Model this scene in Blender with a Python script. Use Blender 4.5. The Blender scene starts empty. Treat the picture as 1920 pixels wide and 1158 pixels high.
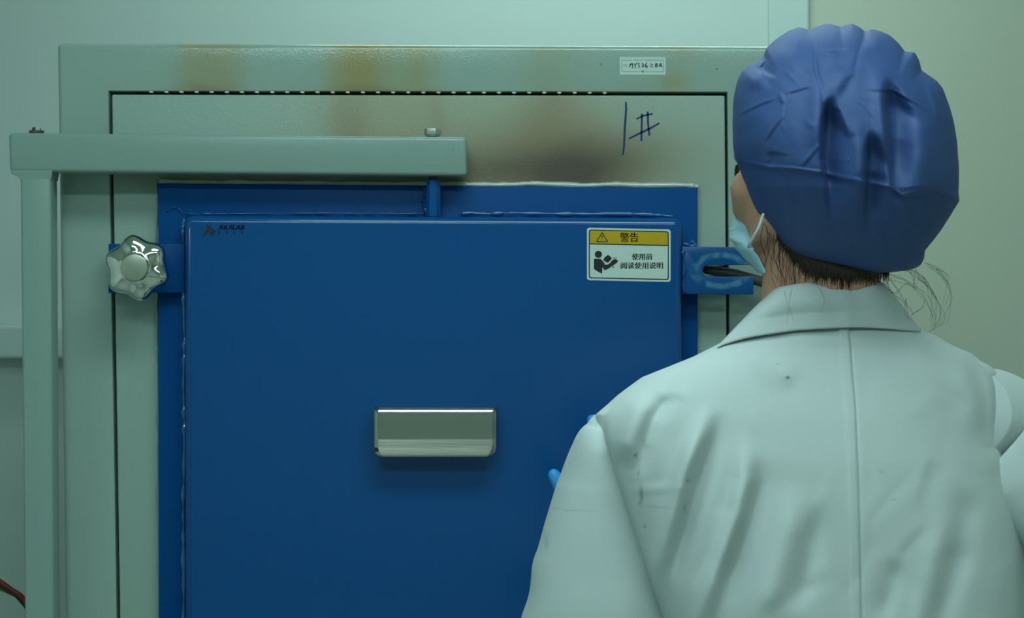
import bpy, bmesh, math, random
import numpy as np
from mathutils import Vector, Matrix

S = bpy.context.scene
COL = S.collection
rng = np.random.default_rng(7)
random.seed(7)

# ------------------------------------------------------------------ camera, world, exposure, lamps
CAM = Vector((0.0, -3.0, 1.32))
FPX = 4080.0                                   # focal length in photo pixels (1920 wide)
cd = bpy.data.cameras.new('camera')
cd.sensor_width = 36.0
cd.lens = 36.0 * FPX / 1920.0
cd.clip_start = 0.05
cd.dof.use_dof = True
cd.dof.focus_distance = 2.82
cd.dof.aperture_fstop = 14.0
cam = bpy.data.objects.new('camera', cd)
cam.location = CAM
cam.rotation_euler = (math.pi / 2, 0, 0)
COL.objects.link(cam)
S.camera = cam

S.view_settings.view_transform = 'Standard'
S.view_settings.look = 'None'
S.view_settings.gamma = 1.0
S.view_settings.exposure = 0.0

w = bpy.data.worlds.new('world')
S.world = w
w.use_nodes = True
w.node_tree.nodes['Background'].inputs[0].default_value = (0.6, 0.8, 0.75, 1)
w.node_tree.nodes['Background'].inputs[1].default_value = 0.05

LAMP_COLOUR = (0.72, 1.0, 0.98)
ROOM_H = 2.62
# (x, y, size x, size y, strength) of the ceiling light panels
LAMPS = [(0.12, -1.15, 1.3, 0.45, 8.6),
         (-0.55, -2.6, 1.2, 0.30, 19.0),
         (1.0, -2.7, 1.2, 0.30, 8.0),
         (0.2, 0.6, 1.2, 0.30, 9.5)]  # last panel is added to brighten the back wall


def P(px, py, Y):
    """The point at depth Y that the photograph shows at pixel (px, py)."""
    d = Y - CAM.y
    return Vector(((px - 960.0) / FPX * d, Y, CAM.z - (py - 579.0) / FPX * d))


def PX(v):
    d = v[1] - CAM.y
    return (960 + v[0] / d * FPX, 579 - (v[2] - CAM.z) / d * FPX)


# ------------------------------------------------------------------ materials
def new_mat(name, rgb, rough=0.5, metal=0.0, spec=0.5):
    m = bpy.data.materials.new(name)
    m.use_nodes = True
    b = m.node_tree.nodes['Principled BSDF']
    b.inputs['Base Color'].default_value = (*rgb, 1)
    b.inputs['Roughness'].default_value = rough
    b.inputs['Metallic'].default_value = metal
    b.inputs['Specular IOR Level'].default_value = spec
    return m


def nodes(m):
    return m.node_tree.nodes, m.node_tree.links, m.node_tree.nodes['Principled BSDF']


def add_bump(m, scale, strength, dist=0.001, detail=2.0, stretch=None):
    N, L, b = nodes(m)
    tc = N.new('ShaderNodeNewGeometry')
    src = tc.outputs['Position']
    if stretch:
        mp = N.new('ShaderNodeMapping')
        mp.inputs['Scale'].default_value = stretch
        L.new(src, mp.inputs['Vector'])
        src = mp.outputs['Vector']
    n = N.new('ShaderNodeTexNoise')
    n.inputs['Scale'].default_value = scale
    n.inputs['Detail'].default_value = detail
    L.new(src, n.inputs['Vector'])
    bp = N.new('ShaderNodeBump')
    bp.inputs['Strength'].default_value = strength
    bp.inputs['Distance'].default_value = dist
    L.new(n.outputs['Fac'], bp.inputs['Height'])
    L.new(bp.outputs['Normal'], b.inputs['Normal'])
    return n


def vary(m, rgb1, rgb2, scale, lo=0.35, hi=0.65, detail=4.0, stretch=None):
    """Base colour that drifts between two tones."""
    N, L, b = nodes(m)
    g = N.new('ShaderNodeNewGeometry')
    src = g.outputs['Position']
    if stretch:
        mp = N.new('ShaderNodeMapping')
        mp.inputs['Scale'].default_value = stretch
        L.new(src, mp.inputs['Vector'])
        src = mp.outputs['Vector']
    n = N.new('ShaderNodeTexNoise')
    n.inputs['Scale'].default_value = scale
    n.inputs['Detail'].default_value = detail
    L.new(src, n.inputs['Vector'])
    r = N.new('ShaderNodeValToRGB')
    r.color_ramp.elements[0].position = lo
    r.color_ramp.elements[1].position = hi
    r.color_ramp.elements[0].color = (*rgb1, 1)
    r.color_ramp.elements[1].color = (*rgb2, 1)
    L.new(n.outputs['Fac'], r.inputs['Fac'])
    L.new(r.outputs['Color'], b.inputs['Base Color'])
    return r


def stains(m, base, blobs):
    """Scorch marks: each blob (px, py, half width px, half height px, power, strength, colour) sits at a place on the steel."""
    N, L, b = nodes(m)
    g = N.new('ShaderNodeNewGeometry')
    sep = N.new('ShaderNodeSeparateXYZ')
    nz = N.new('ShaderNodeTexNoise')
    nz.inputs['Scale'].default_value = 9.0
    nz.inputs['Detail'].default_value = 5.0
    L.new(g.outputs['Position'], nz.inputs['Vector'])
    L.new(g.outputs['Position'], sep.inputs[0])

    def M(op, a, c=None):
        n = N.new('ShaderNodeMath')
        n.operation = op
        for k, v in ((0, a), (1, c)):
            if v is None:
                continue
            if isinstance(v, (int, float)):
                n.inputs[k].default_value = v
            else:
                L.new(v, n.inputs[k])
        return n.outputs[0]
    wob = M('MULTIPLY', M('SUBTRACT', nz.outputs['Fac'], 0.5), 0.05)
    x = M('ADD', sep.outputs[0], wob)
    z = M('ADD', sep.outputs[2], wob)
    prev = None
    for (cx, cy, hx, hy, pw, st, colr) in blobs:
        c = P(cx, cy, 0.07)
        k = 3.07 / FPX
        dx = M('POWER', M('ABSOLUTE', M('DIVIDE', M('SUBTRACT', x, c.x), hx * k)), pw)
        dz = M('POWER', M('ABSOLUTE', M('DIVIDE', M('SUBTRACT', z, c.z), hy * k)), pw)
        e = M('MULTIPLY', M('EXPONENT', M('MULTIPLY', M('ADD', dx, dz), -1.0)), st)
        e = M('MULTIPLY', e, M('ADD', M('MULTIPLY', nz.outputs['Fac'], 0.6), 0.7))
        e = M('MINIMUM', e, 1.0)
        mx = N.new('ShaderNodeMix')
        mx.data_type = 'RGBA'
        mx.blend_type = 'MIX'
        L.new(e, mx.inputs['Factor'])
        if prev is None:
            mx.inputs['A'].default_value = (*base, 1)
        else:
            L.new(prev, mx.inputs['A'])
        mx.inputs['B'].default_value = (*colr, 1)
        prev = mx.outputs['Result']
    L.new(prev, b.inputs['Base Color'])


PAINT = (0.335, 0.45, 0.395)
YEL, BRN, DRK, OLV = (0.36, 0.30, 0.12), (0.26, 0.20, 0.10), (0.075, 0.055, 0.035), (0.33, 0.35, 0.205)
frame_paint = new_mat('frame_paint', PAINT, 0.17, spec=0.7)
stains(frame_paint, PAINT, [
    (395, 120, 62, 200, 4, 0.55, YEL), (385, 165, 55, 14, 2, 0.5, BRN),
    (720, 120, 105, 300, 6, 0.6, OLV), (672, 130, 50, 300, 2, 0.9, YEL), (790, 120, 26, 300, 2, 0.35, YEL),
    (700, 168, 100, 9, 2, 0.5, BRN),
    (1030, 120, 60, 300, 2, 0.4, OLV), (1265, 85, 40, 26, 2, 0.6, YEL), (1262, 155, 34, 26, 2, 0.6, YEL),
    (1150, 165, 90, 12, 2, 0.3, OLV)])
add_bump(frame_paint, 330, 0.35, 0.0005)
panel_paint = new_mat('panel_paint', PAINT, 0.36)
stains(panel_paint, PAINT, [
    (900, 270, 330, 150, 3, 0.7, (0.31, 0.32, 0.19)), (960, 335, 300, 75, 2, 0.55, BRN), (720, 240, 115, 110, 4, 0.6, (0.32, 0.30, 0.17)), (655, 250, 42, 90, 2, 0.6, BRN),
    (560, 335, 420, 24, 2, 0.75, BRN), (815, 250, 20, 90, 2, 0.35, BRN),
    (1035, 240, 75, 150, 2, 0.75, BRN), (1075, 300, 200, 66, 2, 0.85, BRN), (1075, 316, 115, 52, 2, 1.1, DRK),
    (940, 318, 110, 34, 2, 0.6, DRK)])
add_bump(panel_paint, 300, 0.55, 0.0006)
plain_paint = new_mat('plain_green_paint', (0.265, 0.375, 0.335), 0.24)
add_bump(plain_paint, 260, 0.3, 0.0005)
bead_highlight_paint = new_mat('bead_highlight_paint', (0.52, 0.55, 0.46), 0.09, spec=1.0)  # cabinet paint lightened, so the bead's highlight is partly colour
blue = new_mat('blue_enamel', (0.001, 0.078, 0.275), 0.17, spec=0.5)
add_bump(blue, 120, 0.07, 0.0006)
blue_dark = new_mat('blue_flange_enamel', (0.001, 0.070, 0.262), 0.4, spec=0.1)
add_bump(blue_dark, 90, 0.2, 0.0008)
blue_highlight = new_mat('blue_highlight_enamel', (0.01, 0.12, 0.36), 0.1, spec=1.0)  # door blue lightened; bead and edge highlights partly put into the colour
blue_worn = new_mat('blue_worn_enamel', (0.002, 0.075, 0.26), 0.3, spec=0.3)
steel = new_mat('brushed_steel', (0.50, 0.49, 0.43), 0.2, 1.0)
add_bump(steel, 60, 0.10, 0.0004, 3, (0.4, 6, 14))
polished = new_mat('polished_aluminium', (0.82, 0.82, 0.76), 0.07, 1.0)
add_bump(polished, 45, 0.10, 0.001)
bolt_metal = new_mat('zinc_bolt', (0.50, 0.52, 0.47), 0.4, 0.6)
dark_metal = new_mat('dark_bolt', (0.05, 0.05, 0.045), 0.45, 0.6)
rod_mat = new_mat('dark_rod', (0.06, 0.06, 0.052), 0.42)
black_gap = new_mat('dark_cavity', (0.006, 0.008, 0.008), 0.8)
white_print = new_mat('label_white', (0.62, 0.74, 0.68), 0.35)
yellow_print = new_mat('label_yellow', (0.56, 0.37, 0.0), 0.4)
black_print = new_mat('label_black', (0.008, 0.012, 0.014), 0.5)
grey_print = new_mat('label_grey', (0.16, 0.22, 0.23), 0.5)
ink = new_mat('blue_marker_ink', (0.006, 0.022, 0.12), 0.5)
light_dot_mat = new_mat('pale_light_dot', (0.9, 0.9, 0.82), 0.3)  # pale colour for the bright dots of light in the slot


# ------------------------------------------------------------------ object helpers
WLOC = {}


def setp(o, label=None, cat=None, kind=None, group=None):
    if label: o['label'] = label
    if cat: o['category'] = cat
    if kind: o['kind'] = kind
    if group: o['group'] = group
    return o


def thing(name, loc, label, cat, group=None):
    o = bpy.data.objects.new(name, None)
    o.empty_display_size = 0.05
    o.location = loc
    COL.objects.link(o)
    WLOC[o.name] = Vector(loc)
    return setp(o, label, cat, None, group)


def obj(name, verts, faces, mats, parent=None, smooth=False, fmat=None, autosmooth=None):
    me = bpy.data.meshes.new(name)
    off = WLOC[parent.name] if parent else Vector((0, 0, 0))
    me.from_pydata([tuple(Vector(v) - off) for v in verts], [], [tuple(f) for f in faces])
    me.validate()
    return _finish(name, me, mats, parent, smooth, fmat, off, autosmooth)


def _finish(name, me, mats, parent, smooth, fmat, off, autosmooth=None):
    if not isinstance(mats, (list, tuple)):
        mats = [mats]
    for m in mats:
        me.materials.append(m)
    if fmat is not None:
        me.polygons.foreach_set('material_index', fmat)
    if smooth or autosmooth:
        me.polygons.foreach_set('use_smooth', [True] * len(me.polygons))
    if autosmooth:
        me.set_sharp_from_angle(angle=math.radians(autosmooth))
    me.update()
    o = bpy.data.objects.new(name, me)
    COL.objects.link(o)
    if parent:
        o.parent = parent
    WLOC[o.name] = off
    return o


def obj_bm(name, bm, mats, parent=None, smooth=False, autosmooth=None):
    off = WLOC[parent.name] if parent else Vector((0, 0, 0))
    bmesh.ops.recalc_face_normals(bm, faces=bm.faces)
    bmesh.ops.translate(bm, verts=bm.verts, vec=-off)
    me = bpy.data.meshes.new(name)
    bm.to_mesh(me)
    bm.free()
    return _finish(name, me, mats, parent, smooth, None, off, autosmooth)


def bevel(bm, width, seg=3, minang=30):
    bmesh.ops.recalc_face_normals(bm, faces=bm.faces)
    es = [e for e in bm.edges if len(e.link_faces) == 2 and e.calc_face_angle(0) > math.radians(minang)]
    bmesh.ops.bevel(bm, geom=es, offset=width, segments=seg, profile=0.5, affect='EDGES', clamp_overlap=True)


def bm_prism(bm, pts_front, pts_back):
    a = [bm.verts.new(p) for p in pts_front]
    b = [bm.verts.new(p) for p in pts_back]
    n = len(a)
    bm.faces.new(a)
    bm.faces.new(b[::-1])
    for i in range(n):
        j = (i + 1) % n
        bm.faces.new((a[i], b[i], b[j], a[j]))


def bm_prism_px(bm, poly, Y0, Y1):
    f = [P(x, y, Y0) for x, y in poly]
    b = [Vector((v.x, Y1, v.z)) for v in f]
    bm_prism(bm, f, b)


def bm_box(bm, x0, x1, y0, y1, z0, z1):
    f = [Vector((x0, y0, z0)), Vector((x1, y0, z0)), Vector((x1, y0, z1)), Vector((x0, y0, z1))]
    b = [Vector((v.x, y1, v.z)) for v in f]
    bm_prism(bm, f, b)


def prism_px(name, poly, Y0, Y1, mat, parent, bev=0.0, seg=3, autosmooth=35):
    bm = bmesh.new()
    bm_prism_px(bm, poly, Y0, Y1)
    if bev:
        bevel(bm, bev, seg)
    return obj_bm(name, bm, mat, parent, autosmooth=autosmooth)


def bm_cyl(bm, p0, p1, r0, r1=None, n=24, rot=0.0):
    r1 = r0 if r1 is None else r1
    p0, p1 = Vector(p0), Vector(p1)
    ax = (p1 - p0).normalized()
    up = Vector((0, 0, 1)) if abs(ax.z) < 0.9 else Vector((1, 0, 0))
    u = ax.cross(up).normalized()
    v = ax.cross(u)
    A, B = [], []
    for i in range(n):
        t = 2 * math.pi * i / n + rot
        d = u * math.cos(t) + v * math.sin(t)
        A.append(bm.verts.new(p0 + d * r0))
        B.append(bm.verts.new(p1 + d * r1))
    bm.faces.new(A[::-1])
    bm.faces.new(B)
    for i in range(n):
        j = (i + 1) % n
        bm.faces.new((A[i], A[j], B[j], B[i]))


def catmull(pts, n):
    pts = [np.array(p, float) for p in pts]
    pts = [2 * pts[0] - pts[1]] + pts + [2 * pts[-1] - pts[-2]]
    out = []
    for i in range(1, len(pts) - 2):
        p0, p1, p2, p3 = pts[i - 1:i + 3]
        for k in range(n):
            t = k / n
            out.append(0.5 * (2 * p1 + (p2 - p0) * t + (2 * p0 - 5 * p1 + 4 * p2 - p3) * t * t + (3 * p1 - p0 - 3 * p2 + p3) * t ** 3))
    out.append(pts[-2])
    return np.array(out)


def tube_geo(path, radii, n=12, cap=True, V=None, F=None):
    """A tube along path with its own radius at each point."""
    V = [] if V is None else V
    F = [] if F is None else F
    path = [Vector(p) for p in path]
    base = len(V)
    ref = None
    for i, p in enumerate(path):
        t = (path[min(i + 1, len(path) - 1)] - path[max(i - 1, 0)]).normalized()
        if ref is None:
            ref = t.cross(Vector((0, 1, 0)))
            if ref.length < 0.1:
                ref = t.cross(Vector((1, 0, 0)))
        u = (ref - t * ref.dot(t)).normalized()
        ref = u
        v = t.cross(u)
        r = radii[i] if hasattr(radii, '__len__') else radii
        for k in range(n):
            a = 2 * math.pi * k / n
            V.append(p + u * (r * math.cos(a)) + v * (r * math.sin(a)))
    for i in range(len(path) - 1):
        for k in range(n):
            a, b = base + i * n + k, base + i * n + (k + 1) % n
            F.append((a, b, b + n, a + n))
    if cap:
        F.append(tuple(base + k for k in range(n))[::-1])
        F.append(tuple(base + (len(path) - 1) * n + k for k in range(n)))
    return V, F


def poly2(pts, ys):
    """Piecewise linear x(y) through pts [(x, y), ...]."""
    p = sorted([(q[1], q[0]) for q in pts])
    return np.interp(ys, [q[0] for q in p], [q[1] for q in p])


def smooth_poly(pts, ys, n=12):
    c = catmull(pts, n)
    c = c[np.argsort(c[:, 1])]
    return np.interp(ys, c[:, 1], c[:, 0])


def seg_dist(X, Y, line):
    """Distance from pixels (X, Y) to a polyline, the signed side, and how far along it the foot lies (0..1)."""
    line = np.array(line, float)
    best = np.full(X.shape, 1e9)
    side = np.zeros(X.shape)
    along = np.zeros(X.shape)
    L = np.linalg.norm(np.diff(line, axis=0), axis=1)
    tot, acc = L.sum(), 0.0
    for i in range(len(line) - 1):
        a, b = line[i], line[i + 1]
        d = b - a
        t = np.clip(((X - a[0]) * d[0] + (Y - a[1]) * d[1]) / (d @ d), 0, 1)
        fx, fy = a[0] + t * d[0], a[1] + t * d[1]
        q = np.hypot(X - fx, Y - fy)
        m = q < best
        best = np.where(m, q, best)
        side = np.where(m, np.sign((X - a[0]) * d[1] - (Y - a[1]) * d[0]), side)
        along = np.where(m, (acc + t * L[i]) / tot, along)
        acc += L[i]
    return best, side, along


def ridge(X, Y, line, width, amp, taper=True):
    d, s, al = seg_dist(X, Y, line)
    f = np.exp(-(d / width) ** 2) * amp
    if taper:
        q = np.clip(np.minimum(al, 1 - al) / 0.33, 0, 1)
        f = f * q * q * (3 - 2 * q)
    return f


def text_geo(s, centre, height, Y, width=None, shear=0.0, weight=0.0, kind_size=1.0):
    """Flat lettering standing in the XZ plane, centred on centre, as (verts, faces)."""
    c = bpy.data.curves.new('lettering', 'FONT')
    c.body = s
    c.shear = shear
    c.offset = weight
    c.resolution_u = 3
    o = bpy.data.objects.new('lettering', c)
    COL.objects.link(o)
    dg = bpy.context.evaluated_depsgraph_get()
    me = bpy.data.meshes.new_from_object(o.evaluated_get(dg))
    v = np.array([q.co[:] for q in me.vertices])
    f = [tuple(p.vertices) for p in me.polygons]
    bpy.data.objects.remove(o)
    bpy.data.curves.remove(c)
    bpy.data.meshes.remove(me)
    lo, hi = v.min(0), v.max(0)
    sc = height / (hi[1] - lo[1])
    sx = sc if width is None else width / (hi[0] - lo[0])
    V = [Vector((centre[0] + (q[0] - (lo[0] + hi[0]) / 2) * sx, Y, centre[1] + (q[1] - (lo[1] + hi[1]) / 2) * sc)) for q in v]
    return V, f


class Sheet:
    """Flat print: coloured polygons stacked in thin layers, one mesh."""

    def __init__(self, Yp):
        self.V, self.F, self.M, self.Yp = [], [], [], Yp

    def poly(self, pts, m, layer):
        b = len(self.V)
        for x, y in pts:
            q = P(x, y, self.Yp)
            self.V.append(Vector((q.x, self.Yp - 0.0001 * layer, q.z)))
        self.F.append(tuple(range(b, b + len(pts))))
        self.M.append(m)

    def stroke(self, pts, wpx, m, layer):
        pts = [np.array(p, float) for p in pts]
        b = len(self.V)
        for i, p in enumerate(pts):
            t = pts[min(i + 1, len(pts) - 1)] - pts[max(i - 1, 0)]
            t = t / np.linalg.norm(t)
            nrm = np.array([-t[1], t[0]])
            ww = wpx[i] if hasattr(wpx, '__len__') else wpx
            for s in (1, -1):
                q = P(*(p + nrm * ww / 2 * s), self.Yp)
                self.V.append(Vector((q.x, self.Yp - 0.0001 * layer, q.z)))
        for i in range(len(pts) - 1):
            self.F.append((b + 2 * i, b + 2 * i + 1, b + 2 * i + 3, b + 2 * i + 2))
            self.M.append(m)

    def text(self, s, cx, cy, hpx, m, layer, wpx=None, shear=0, weight=0):
        k = (self.Yp - CAM.y) / FPX
        c = P(cx, cy, self.Yp)
        V, F = text_geo(s, (c.x, c.z), hpx * k, self.Yp - 0.0001 * layer, None if wpx is None else wpx * k, shear, weight)
        b = len(self.V)
        self.V += V
        self.F += [tuple(i + b for i in f) for f in F]
        self.M += [m] * len(F)

    def build(self, name, mats, parent):
        return obj(name, self.V, self.F, mats, parent, fmat=self.M)


def rrect(x0, y0, x1, y1, r, n=6, skew=0.0):
    out = []
    for cx, cy, a0 in ((x1 - r, y0 + r, -90), (x1 - r, y1 - r, 0), (x0 + r, y1 - r, 90), (x0 + r, y0 + r, 180)):
        for i in range(n + 1):
            a = math.radians(a0 + 90 * i / n)
            x, y = cx + r * math.cos(a), cy + r * math.sin(a)
            out.append((x, y + skew * (x - x0)))
    return out


# ------------------------------------------------------------------ room
YW = 1.30
wall_mat = new_mat('wall_paint', (0.60, 0.70, 0.665), 0.6)
add_bump(wall_mat, 18, 0.05, 0.002)
cream_mat = new_mat('cream_wall_panel', (0.58, 0.62, 0.51), 0.55)
trim_mat = new_mat('pale_trim', (0.58, 0.70, 0.665), 0.5)
floor_mat = new_mat('grey_floor', (0.30, 0.34, 0.31), 0.5)
vary(floor_mat, (0.27, 0.31, 0.28), (0.33, 0.37, 0.34), 3)
X0, X1, Y0 = -2.1, 2.3, -5.2


def struct_box(name, x0, x1, y0, y1, z0, z1, mat, label=None, bev=0.0, cat=None):
    bm = bmesh.new()
    bm_box(bm, x0, x1, y0, y1, z0, z1)
    if bev:
        bevel(bm, bev, 2)
    o = obj_bm(name, bm, mat)
    return setp(o, label, cat, 'structure')


struct_box('floor', X0 - .1, X1 + .1, Y0 - .1, YW + .1, -0.1, 0.0, floor_mat, 'grey floor of the laboratory below the picture', cat='floor')
struct_box('ceiling', X0 - .1, X1 + .1, Y0 - .1, YW + .1, ROOM_H, ROOM_H + .1, wall_mat, 'pale ceiling of the laboratory above the picture', cat='ceiling')
xs0, xs1 = P(1440, 0, YW).x, P(1516, 0, YW).x
struct_box('wall_back', X0 - .1, xs0, YW, YW + .1, 0, ROOM_H, wall_mat, 'pale green wall behind the grey-green furnace', cat='wall')
struct_box('wall_rear_panel', xs1, X1 + .1, YW + 0.004, YW + .1, 0, ROOM_H, cream_mat, 'cream wall panel behind the person in the blue cap', cat='wall')
struct_box('wall_left', X0 - .1, X0, Y0 - .1, YW, 0, ROOM_H, wall_mat, 'side wall of the laboratory to the left', cat='wall')
struct_box('wall_right', X1, X1 + .1, Y0 - .1, YW, 0, ROOM_H, cream_mat, 'side wall of the laboratory to the right', cat='wall')
struct_box('wall_front', X0 - .1, X1 + .1, Y0 - .1, Y0, 0, ROOM_H, wall_mat, 'wall of the laboratory facing the furnace', cat='wall')
struct_box('trim_1', xs0, xs1, YW - 0.012, YW + 0.1, 0, ROOM_H, trim_mat, 'pale vertical strip between green wall and cream panel', 0.005, cat='trim')
# cable trunking along the wall at the left
zt0, zt1 = P(0, 672, YW - 0.06).z, P(0, 610, YW - 0.06).z
struct_box('trim_2', X0, P(330, 0, YW).x, YW - 0.06, YW, zt0, zt1, trim_mat, 'pale horizontal trunking along the wall behind the post', 0.006, cat='trunking')

lamp_glow = bpy.data.materials.new('lamp_diffuser')
lamp_glow.use_nodes = True
lamp_body = new_mat('lamp_housing', (0.7, 0.72, 0.7), 0.4)
for i, (lx, ly, sx, sy, st) in enumerate(LAMPS):
    t = thing('ceiling_light', (lx, ly, ROOM_H - 0.05),
              ['white ceiling light above the furnace front', 'white ceiling light over the left of the room', 'white ceiling light over the right of the room', 'added white ceiling light brightening the back wall'][i],
              'ceiling light', 'ceiling lights')
    bm = bmesh.new()
    bm_box(bm, lx - sx / 2 - .03, lx + sx / 2 + .03, ly - sy / 2 - .03, ly + sy / 2 + .03, ROOM_H - 0.05, ROOM_H)
    bevel(bm, 0.006, 2)
    obj_bm('housing', bm, lamp_body, t)
    m = bpy.data.materials.new('lamp_diffuser')
    m.use_nodes = True
    b = m.node_tree.nodes['Principled BSDF']
    b.inputs['Base Color'].default_value = (0.8, 0.8, 0.8, 1)
    b.inputs['Emission Color'].default_value = (*LAMP_COLOUR, 1)
    b.inputs['Emission Strength'].default_value = st
    bm = bmesh.new()
    bm_box(bm, lx - sx / 2, lx + sx / 2, ly - sy / 2, ly + sy / 2, ROOM_H - 0.06, ROOM_H - 0.045)
    obj_bm('diffuser', bm, m, t)

# ------------------------------------------------------------------ furnace
FR = P(790, 1500, 0.5)
furnace = thing('furnace', (P(790, 0, 0.5).x, 0.55, 0.0),
                'large grey-green laboratory furnace with a blue front door and scorched paint', 'furnace')
YF = 0.07
OUT = [(107, 80), (1466, 86), (1472, 1560), (128, 1560)]
INN = [(203, 170), (1364, 172), (1374, 1420), (222, 1420)]


def ring(bm, Ya, Yb):
    of = [P(x, y, Ya) for x, y in OUT]
    inn = [P(x, y, Ya) for x, y in INN]
    ob = [Vector((v.x, Yb, v.z)) for v in of]
    ib = [Vector((v.x, Yb, v.z)) for v in inn]
    vo, vi, wo, wi = [[bm.verts.new(p) for p in q] for q in (of, inn, ob, ib)]
    for i in range(4):
        j = (i + 1) % 4
        bm.faces.new((vo[i], vo[j], vi[j], vi[i]))
        bm.faces.new((wo[j], wo[i], wi[i], wi[j]))
        bm.faces.new((vo[j], vo[i], wo[i], wo[j]))
        bm.faces.new((vi[i], vi[j], wi[j], wi[i]))


bm = bmesh.new()
ring(bm, YF, YF + 0.95)
bmesh.ops.recalc_face_normals(bm, faces=bm.faces)
xa_, xb_, zt_ = P(150, 0, YF).x, P(1420, 0, YF).x, P(0, 120, YF).z
outer = [e for e in bm.edges if all(v.co.x < xa_ or v.co.x > xb_ or v.co.z > zt_ for v in e.verts) and e.calc_face_angle(0) > 0.5]
bmesh.ops.bevel(bm, geom=outer, offset=0.008, segments=6, profile=0.5, affect='EDGES')
bevel(bm, 0.0018, 2, 60)
obj_bm('cabinet', bm, frame_paint, furnace, autosmooth=40)
# back plate and a black sheet that puts the gap's shade into colour
b0, b1 = P(107, 80, YF), P(1466, 1560, YF)
bm = bmesh.new()
bm_box(bm, b0.x + .03, b1.x - .03, 0.99, 1.015, b1.z + .02, b0.z - .02)
obj_bm('back_panel', bm, plain_paint, furnace)
bm = bmesh.new()
bm_box(bm, b0.x + 0.035, b1.x - 0.035, 0.16, 0.17, b1.z + .05, b0.z - .05)
obj_bm('gap_shade_sheet', bm, black_gap, furnace)
# base below the picture
bm = bmesh.new()
bm_box(bm, b0.x + .02, b1.x - .02, YF + .03, 1.0, 0.08, b1.z + 0.001)
bevel(bm, 0.006, 2)
obj_bm('lower_cabinet', bm, plain_paint, furnace)
for fx in (b0.x + .08, b1.x - .08):
    for fy in (YF + .09, 0.94):
        bm = bmesh.new()
        bm_cyl(bm, (fx, fy, 0.0), (fx, fy, 0.082), 0.03, 0.024)
        obj_bm('foot', bm, dark_metal, furnace, autosmooth=40)

PAN = [(209.5, 177), (1359, 179), (1368.5, 1413), (228.5, 1413)]
prism_px('front_panel', PAN, 0.066, 0.12, panel_paint, furnace, 0.0025, 4)

# black strip and pale beads: the slot's shade and light dots, put into colour
vs = prism_px('slot_strip', [(255, 163), (1150, 165), (1150, 180), (255, 178)], 0.10, 0.106, black_gap, furnace)
for i in range(31):
    px = 283.5 + i * 28.35
    c = P(px, 172.4 + (px - 283) * 0.0022, 0.0725)
    bm = bmesh.new()
    bmesh.ops.create_uvsphere(bm, u_segments=12, v_segments=8, radius=1.0)
    for v in bm.verts:
        v.co = Vector((v.co.x * 0.0031 * (0.9 + 0.3 * random.random()), v.co.y * 0.003, v.co.z * 0.0014))
        v.co += c
    bm_cyl(bm, c + Vector((0, 0.001, 0)), c + Vector((0, 0.029, 0)), 0.0008, n=6)
    obj_bm('light_dot', bm, light_dot_mat, vs, smooth=True)

# identification tag stuck to the frame top
tag = Sheet(YF - 0.0004)
tag.poly(rrect(1162, 106.5, 1248, 140, 2, skew=0.004), 0, 0)
for a, b in (((1166, 113), (1187, 113)), ((1221, 113), (1244, 113)), ((1244, 113), (1244.5, 134)), ((1244.5, 134.5), (1209, 134.5)), ((1201, 134.5), (1166, 134)), ((1166, 134), (1166, 113))):
    tag.stroke([a, b], 0.8, 2, 1)
tag.text('TIME RC MARS', 1204.5, 112.6, 3.0, 2, 1, 33)
tag.text('TP', 1172.5, 123.3, 5, 2, 1, 8)
H = [[(1180, 126), (1182, 120), (1183, 119)], [(1181, 123), (1184, 120), (1186.5, 119.5)], [(1187, 119), (1185.5, 128)],
     [(1189, 119.5), (1191, 122.5), (1194.5, 117.5)], [(1191.3, 122), (1190.7, 128)],
     [(1199.5, 119), (1197, 119.3), (1196.5, 121.5), (1198.8, 123), (1199, 125.5), (1196, 126.5)],
     [(1203, 120.3), (1205.5, 119.5), (1207.3, 121), (1205, 124), (1203, 125), (1208.5, 124.8)],
     [(1212.5, 117), (1210.5, 121.5), (1210.2, 125), (1212, 127), (1214.2, 125.5), (1213.5, 123.3), (1210.8, 124)],
     [(1219, 120.3), (1224.5, 120), (1219, 125.5), (1225, 125.3)],
     [(1229.2, 119.5), (1229, 125.5)], [(1229, 119.5), (1232, 119.3), (1232.5, 121.2), (1229.5, 122.3)], [(1229.5, 122.3), (1233, 122.8), (1232.8, 125.2), (1229, 125.6)],
     [(1237, 120), (1236.8, 125.5)], [(1236.5, 119.8), (1240, 119.3), (1240.8, 121), (1237.3, 122.8)], [(1238, 122.6), (1242.5, 125.5)]]
for s in H:
    tag.stroke(s, 1.7, 1, 2)
tag.poly(rrect(1203, 132, 1207, 136, 1), 2, 1)
o = tag.build('identification_tag', [white_print, black_print, grey_print], furnace)
o['label'] = 'small white tag with handwritten code'

# the 1# written with a marker
mk = Sheet(0.066 - 0.0004)
for s, ww in (([(1173.5, 191), (1174, 205), (1171.5, 240), (1170, 275), (1167.5, 291)], [3.2, 4.0, 4.0, 3.6, 2.8]),
              ([(1203.5, 213), (1203, 240), (1202.5, 264)], 3.6), ([(1214.5, 209), (1215, 230), (1217.5, 254)], 3.6),
              ([(1193, 223), (1206, 217), (1224, 213)], 3.0), ([(1179, 260), (1203, 248), (1220, 240), (1236.5, 230.5)], [3.0, 3.6, 3.6, 3.0])):
    mk.stroke(s, ww, 0, 0)
mk.build('marker_writing', [ink], furnace)

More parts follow.
